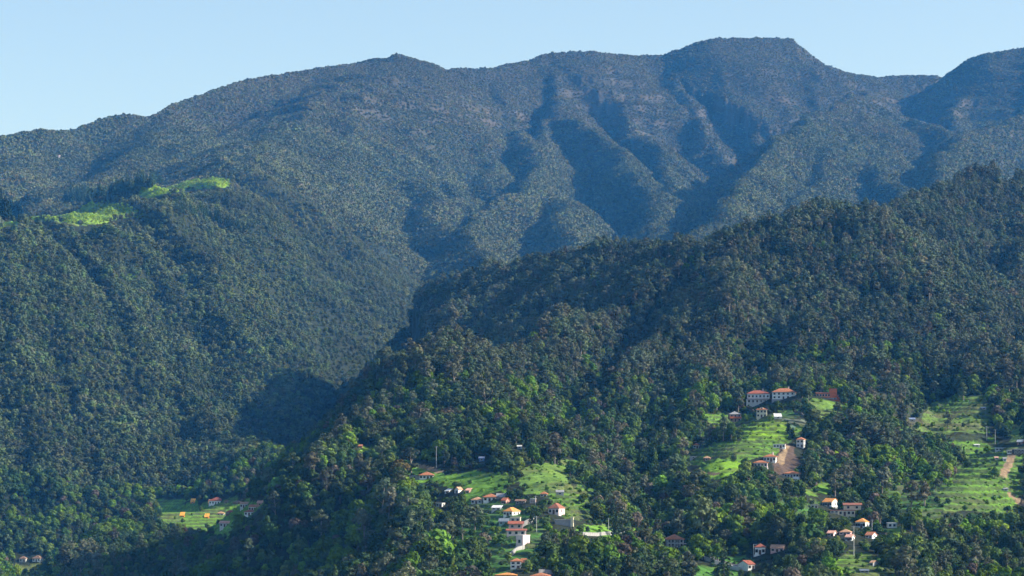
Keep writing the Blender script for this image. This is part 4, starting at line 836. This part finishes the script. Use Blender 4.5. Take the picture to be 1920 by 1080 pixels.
for k in ('gum', 'broad', 'conifer', 'shrub'):
    for q_ in chosen[k]:
        r = POOL[k][q_]; nm, cat, hh = INFO[k]; vn = int(r[6]); cm, tm = KINDS[k][vn]
        if tm is None:
            root = bpy.data.objects.new(nm, cm); kids = [root]
        else:
            root = bpy.data.objects.new(nm, None); root.empty_display_size = 0.5; kids = []
            for n_, m_ in (("crown", cm), ("trunk", tm)):
                c_ = bpy.data.objects.new(n_, m_); c_.parent = root; kids.append(c_)
        C.objects.link(root)
        for c_ in kids:
            if c_ is not root: C.objects.link(c_)
            c_["tint"] = [float(x) for x in r[7:10]]
        root.location = r[:3]; root.scale = (r[3] * r[4], r[3] * r[4], r[3]); root.rotation_euler = (0, 0, r[5])
        if SRC[k][vn] is None: SRC[k][vn] = kids
        u = 960 + F * r[0] / r[1]; v = HV - F * (r[2] + r[3] * hh * 0.5) / r[1]
        tree_rows.append((root, k, u, v, tint_word(r[7:10]), cat, r[3] * hh * F / r[1]))
# labels: by the landmark they stand beside
LM = globals().get('LANDMARKS', [])
KW = dict(gum="eucalyptus", broad="broadleaf", conifer="conifer", shrub="low shrub")
buckets = {}
for row in tree_rows:
    root, k, u, v, tw, cat, hpx = row; best = None
    for (lu, lv, ln) in LM:
        d = math.hypot(u - lu, v - lv)
        if best is None or d < best[0]: best = (d, lu, lv, ln)
    if best and best[0] < 110:
        d, lu, lv, ln = best; dx, dy = u - lu, v - lv
        side = ("right of" if dx > 0 else "left of") if abs(dx) > abs(dy) else ("below" if dy > 0 else "uphill of")
        buckets.setdefault((tw, k, side, ln), []).append((d, root, cat))
    else: buckets.setdefault((tw, k, None, None), []).append((0, root, cat))
ORD = ["nearest", "second nearest", "third nearest", "fourth nearest", "fifth nearest", "sixth nearest"]
for (tw, k, side, ln), L_ in buckets.items():
    L_.sort(key=lambda t: t[0])
    for i, (d, root, cat) in enumerate(L_):
        if side is None:
            root["label"] = "%s %s in the wood away from the houses" % (tw, KW[k]); root["group"] = "%s %s trees of the near wood" % (tw, k if k != 'gum' else 'eucalyptus')
        elif len(L_) == 1 or i < 6:
            root["label"] = ("%s %s %s %s" % (tw, KW[k], side, ln)) if len(L_) == 1 else ("%s %s, %s one %s %s" % (tw, KW[k], ORD[i], side, ln)); root["group"] = "trees of the near slopes"
        else:
            root["label"] = "%s %s further %s %s" % (tw, KW[k], side, ln); root["group"] = "%s %s trees %s %s" % (tw, k, side, ln)
        root["category"] = cat
# LOD sources: one visible shrub-like tree each on the near edge of its own zone
for k, nm, hh in (('mid', 'laurel_tree', 8), ('far', 'heath_shrub', 3)):
    P_ = POOL[k]
    i = np.clip(np.searchsorted(AA, P_[:, 0] / P_[:, 1]) - 1, 0, len(AA) - 2); j = np.clip(np.searchsorted(YY, P_[:, 1]) - 1, 0, len(YY) - 2)
    u = 960 + F * P_[:, 0] / P_[:, 1]
    seen = ((P_[:, 2] + hh * 0.5) / P_[:, 1] > cum[j, i] + 0.003) & (u > 60) & (u < 1860)
    for vn, (cm, tm) in enumerate(KINDS[k]):
        ii = np.nonzero(seen & (P_[:, 6] == vn))[0]; ii = ii[np.argsort(P_[ii, 1])]; q_ = int(ii[0]); r = P_[q_]; chosen[k].append(q_)
        o = bpy.data.objects.new(nm, cm); C.objects.link(o); o.location = r[:3]; o.scale = (r[3] * r[4], r[3] * r[4], r[3]); o.rotation_euler = (0, 0, r[5])
        o["tint"] = [float(x) for x in r[7:10]]; o["category"] = "tree" if k == 'mid' else "shrub"
        o["label"] = "rounded laurel tree at the near foot of the far wooded slopes" if k == 'mid' else "low heath shrub at the foot of the far range"
        o["group"] = "laurel trees of the left slope" if k == 'mid' else "heath shrubs of the far range"
        SRC[k][vn] = [o]

def forest(name, k):
    P_ = np.delete(POOL[k], np.array(chosen[k], dtype=int), axis=0); n = len(P_)
    me = bpy.data.meshes.new(name); me.vertices.add(n); me.vertices.foreach_set("co", P_[:, :3].astype(np.float32).ravel())
    a = me.attributes.new("rotv", 'FLOAT_VECTOR', 'POINT'); a.data.foreach_set("vector", np.column_stack([np.zeros((n, 2)), P_[:, 5]]).astype(np.float32).ravel())
    a = me.attributes.new("scl", 'FLOAT_VECTOR', 'POINT'); a.data.foreach_set("vector", np.column_stack([P_[:, 3] * P_[:, 4], P_[:, 3] * P_[:, 4], P_[:, 3]]).astype(np.float32).ravel())
    a = me.attributes.new("idx", 'INT', 'POINT'); a.data.foreach_set("value", P_[:, 6].astype(np.int32))
    a = me.attributes.new("tint", 'FLOAT_COLOR', 'POINT'); a.data.foreach_set("color", np.column_stack([P_[:, 7:10], np.ones(n)]).astype(np.float32).ravel())
    o = bpy.data.objects.new(name, me); C.objects.link(o); o["kind"] = "stuff"
    g = bpy.data.node_groups.new(name, 'GeometryNodeTree')
    g.interface.new_socket("Geometry", in_out='INPUT', socket_type='NodeSocketGeometry'); g.interface.new_socket("Geometry", in_out='OUTPUT', socket_type='NodeSocketGeometry')
    gi = g.nodes.new("NodeGroupInput"); go = g.nodes.new("NodeGroupOutput"); ip = g.nodes.new("GeometryNodeInstanceOnPoints"); J = g.nodes.new("GeometryNodeJoinGeometry")
    for kids in SRC[k]:
        j2 = g.nodes.new("GeometryNodeJoinGeometry"); gti = g.nodes.new("GeometryNodeGeometryToInstance")
        for c_ in kids:
            oi = g.nodes.new("GeometryNodeObjectInfo"); oi.transform_space = 'ORIGINAL'; oi.inputs["Object"].default_value = c_; g.links.new(oi.outputs["Geometry"], j2.inputs[0])
        g.links.new(j2.outputs[0], gti.inputs[0]); g.links.new(gti.outputs[0], J.inputs[0])
    def na(nm, t):
        x = g.nodes.new("GeometryNodeInputNamedAttribute"); x.data_type = t; x.inputs["Name"].default_value = nm; return x.outputs["Attribute"]
    g.links.new(gi.outputs[0], ip.inputs["Points"]); g.links.new(J.outputs[0], ip.inputs["Instance"]); ip.inputs["Pick Instance"].default_value = True
    g.links.new(na("idx", 'INT'), ip.inputs["Instance Index"]); g.links.new(na("rotv", 'FLOAT_VECTOR'), ip.inputs["Rotation"]); g.links.new(na("scl", 'FLOAT_VECTOR'), ip.inputs["Scale"])
    g.links.new(ip.outputs[0], go.inputs[0])
    md = o.modifiers.new("scatter", 'NODES'); md.node_group = g
    return o
for k, nm in (('gum', 'eucalyptus_forest'), ('broad', 'broadleaf_forest'), ('conifer', 'conifer_wood'), ('shrub', 'undergrowth'), ('mid', 'laurel_forest'), ('far', 'heath_scrub')):
    forest(nm, k)

# ------------------------------------------------------------------ the air
hb = bpy.data.meshes.new("haze"); zl, zh = float(H.min()) - 1, float(H.max()) + 40
xa, xb, ya, yb = float(GX.min()) - 5, float(GX.max()) + 5, float(gY.min()) - 5, float(gY.max()) + 5
set_quads(hb, np.array([(x, y, z) for x in (xa, xb) for y in (ya, yb) for z in (zl, zh)]), np.array([(0,1,3,2),(4,6,7,5),(0,4,5,1),(2,3,7,6),(0,2,6,4),(1,5,7,3)]))
hm = bpy.data.materials.new("haze_air"); hm.use_nodes = True; n = hm.node_tree; n.nodes.clear()
pv = n.nodes.new("ShaderNodeVolumePrincipled"); pv.inputs["Color"].default_value = (0.06, 0.36, 1.0, 1); pv.inputs["Absorption Color"].default_value = (1, 1, 1, 1); pv.inputs["Density"].default_value = 4.1e-5; pv.inputs["Anisotropy"].default_value = 0.0
on = n.nodes.new("ShaderNodeOutputMaterial"); n.links.new(pv.outputs[0], on.inputs["Volume"])
hb.materials.append(hm); ho = bpy.data.objects.new("haze", hb); C.objects.link(ho); ho["kind"] = "stuff"
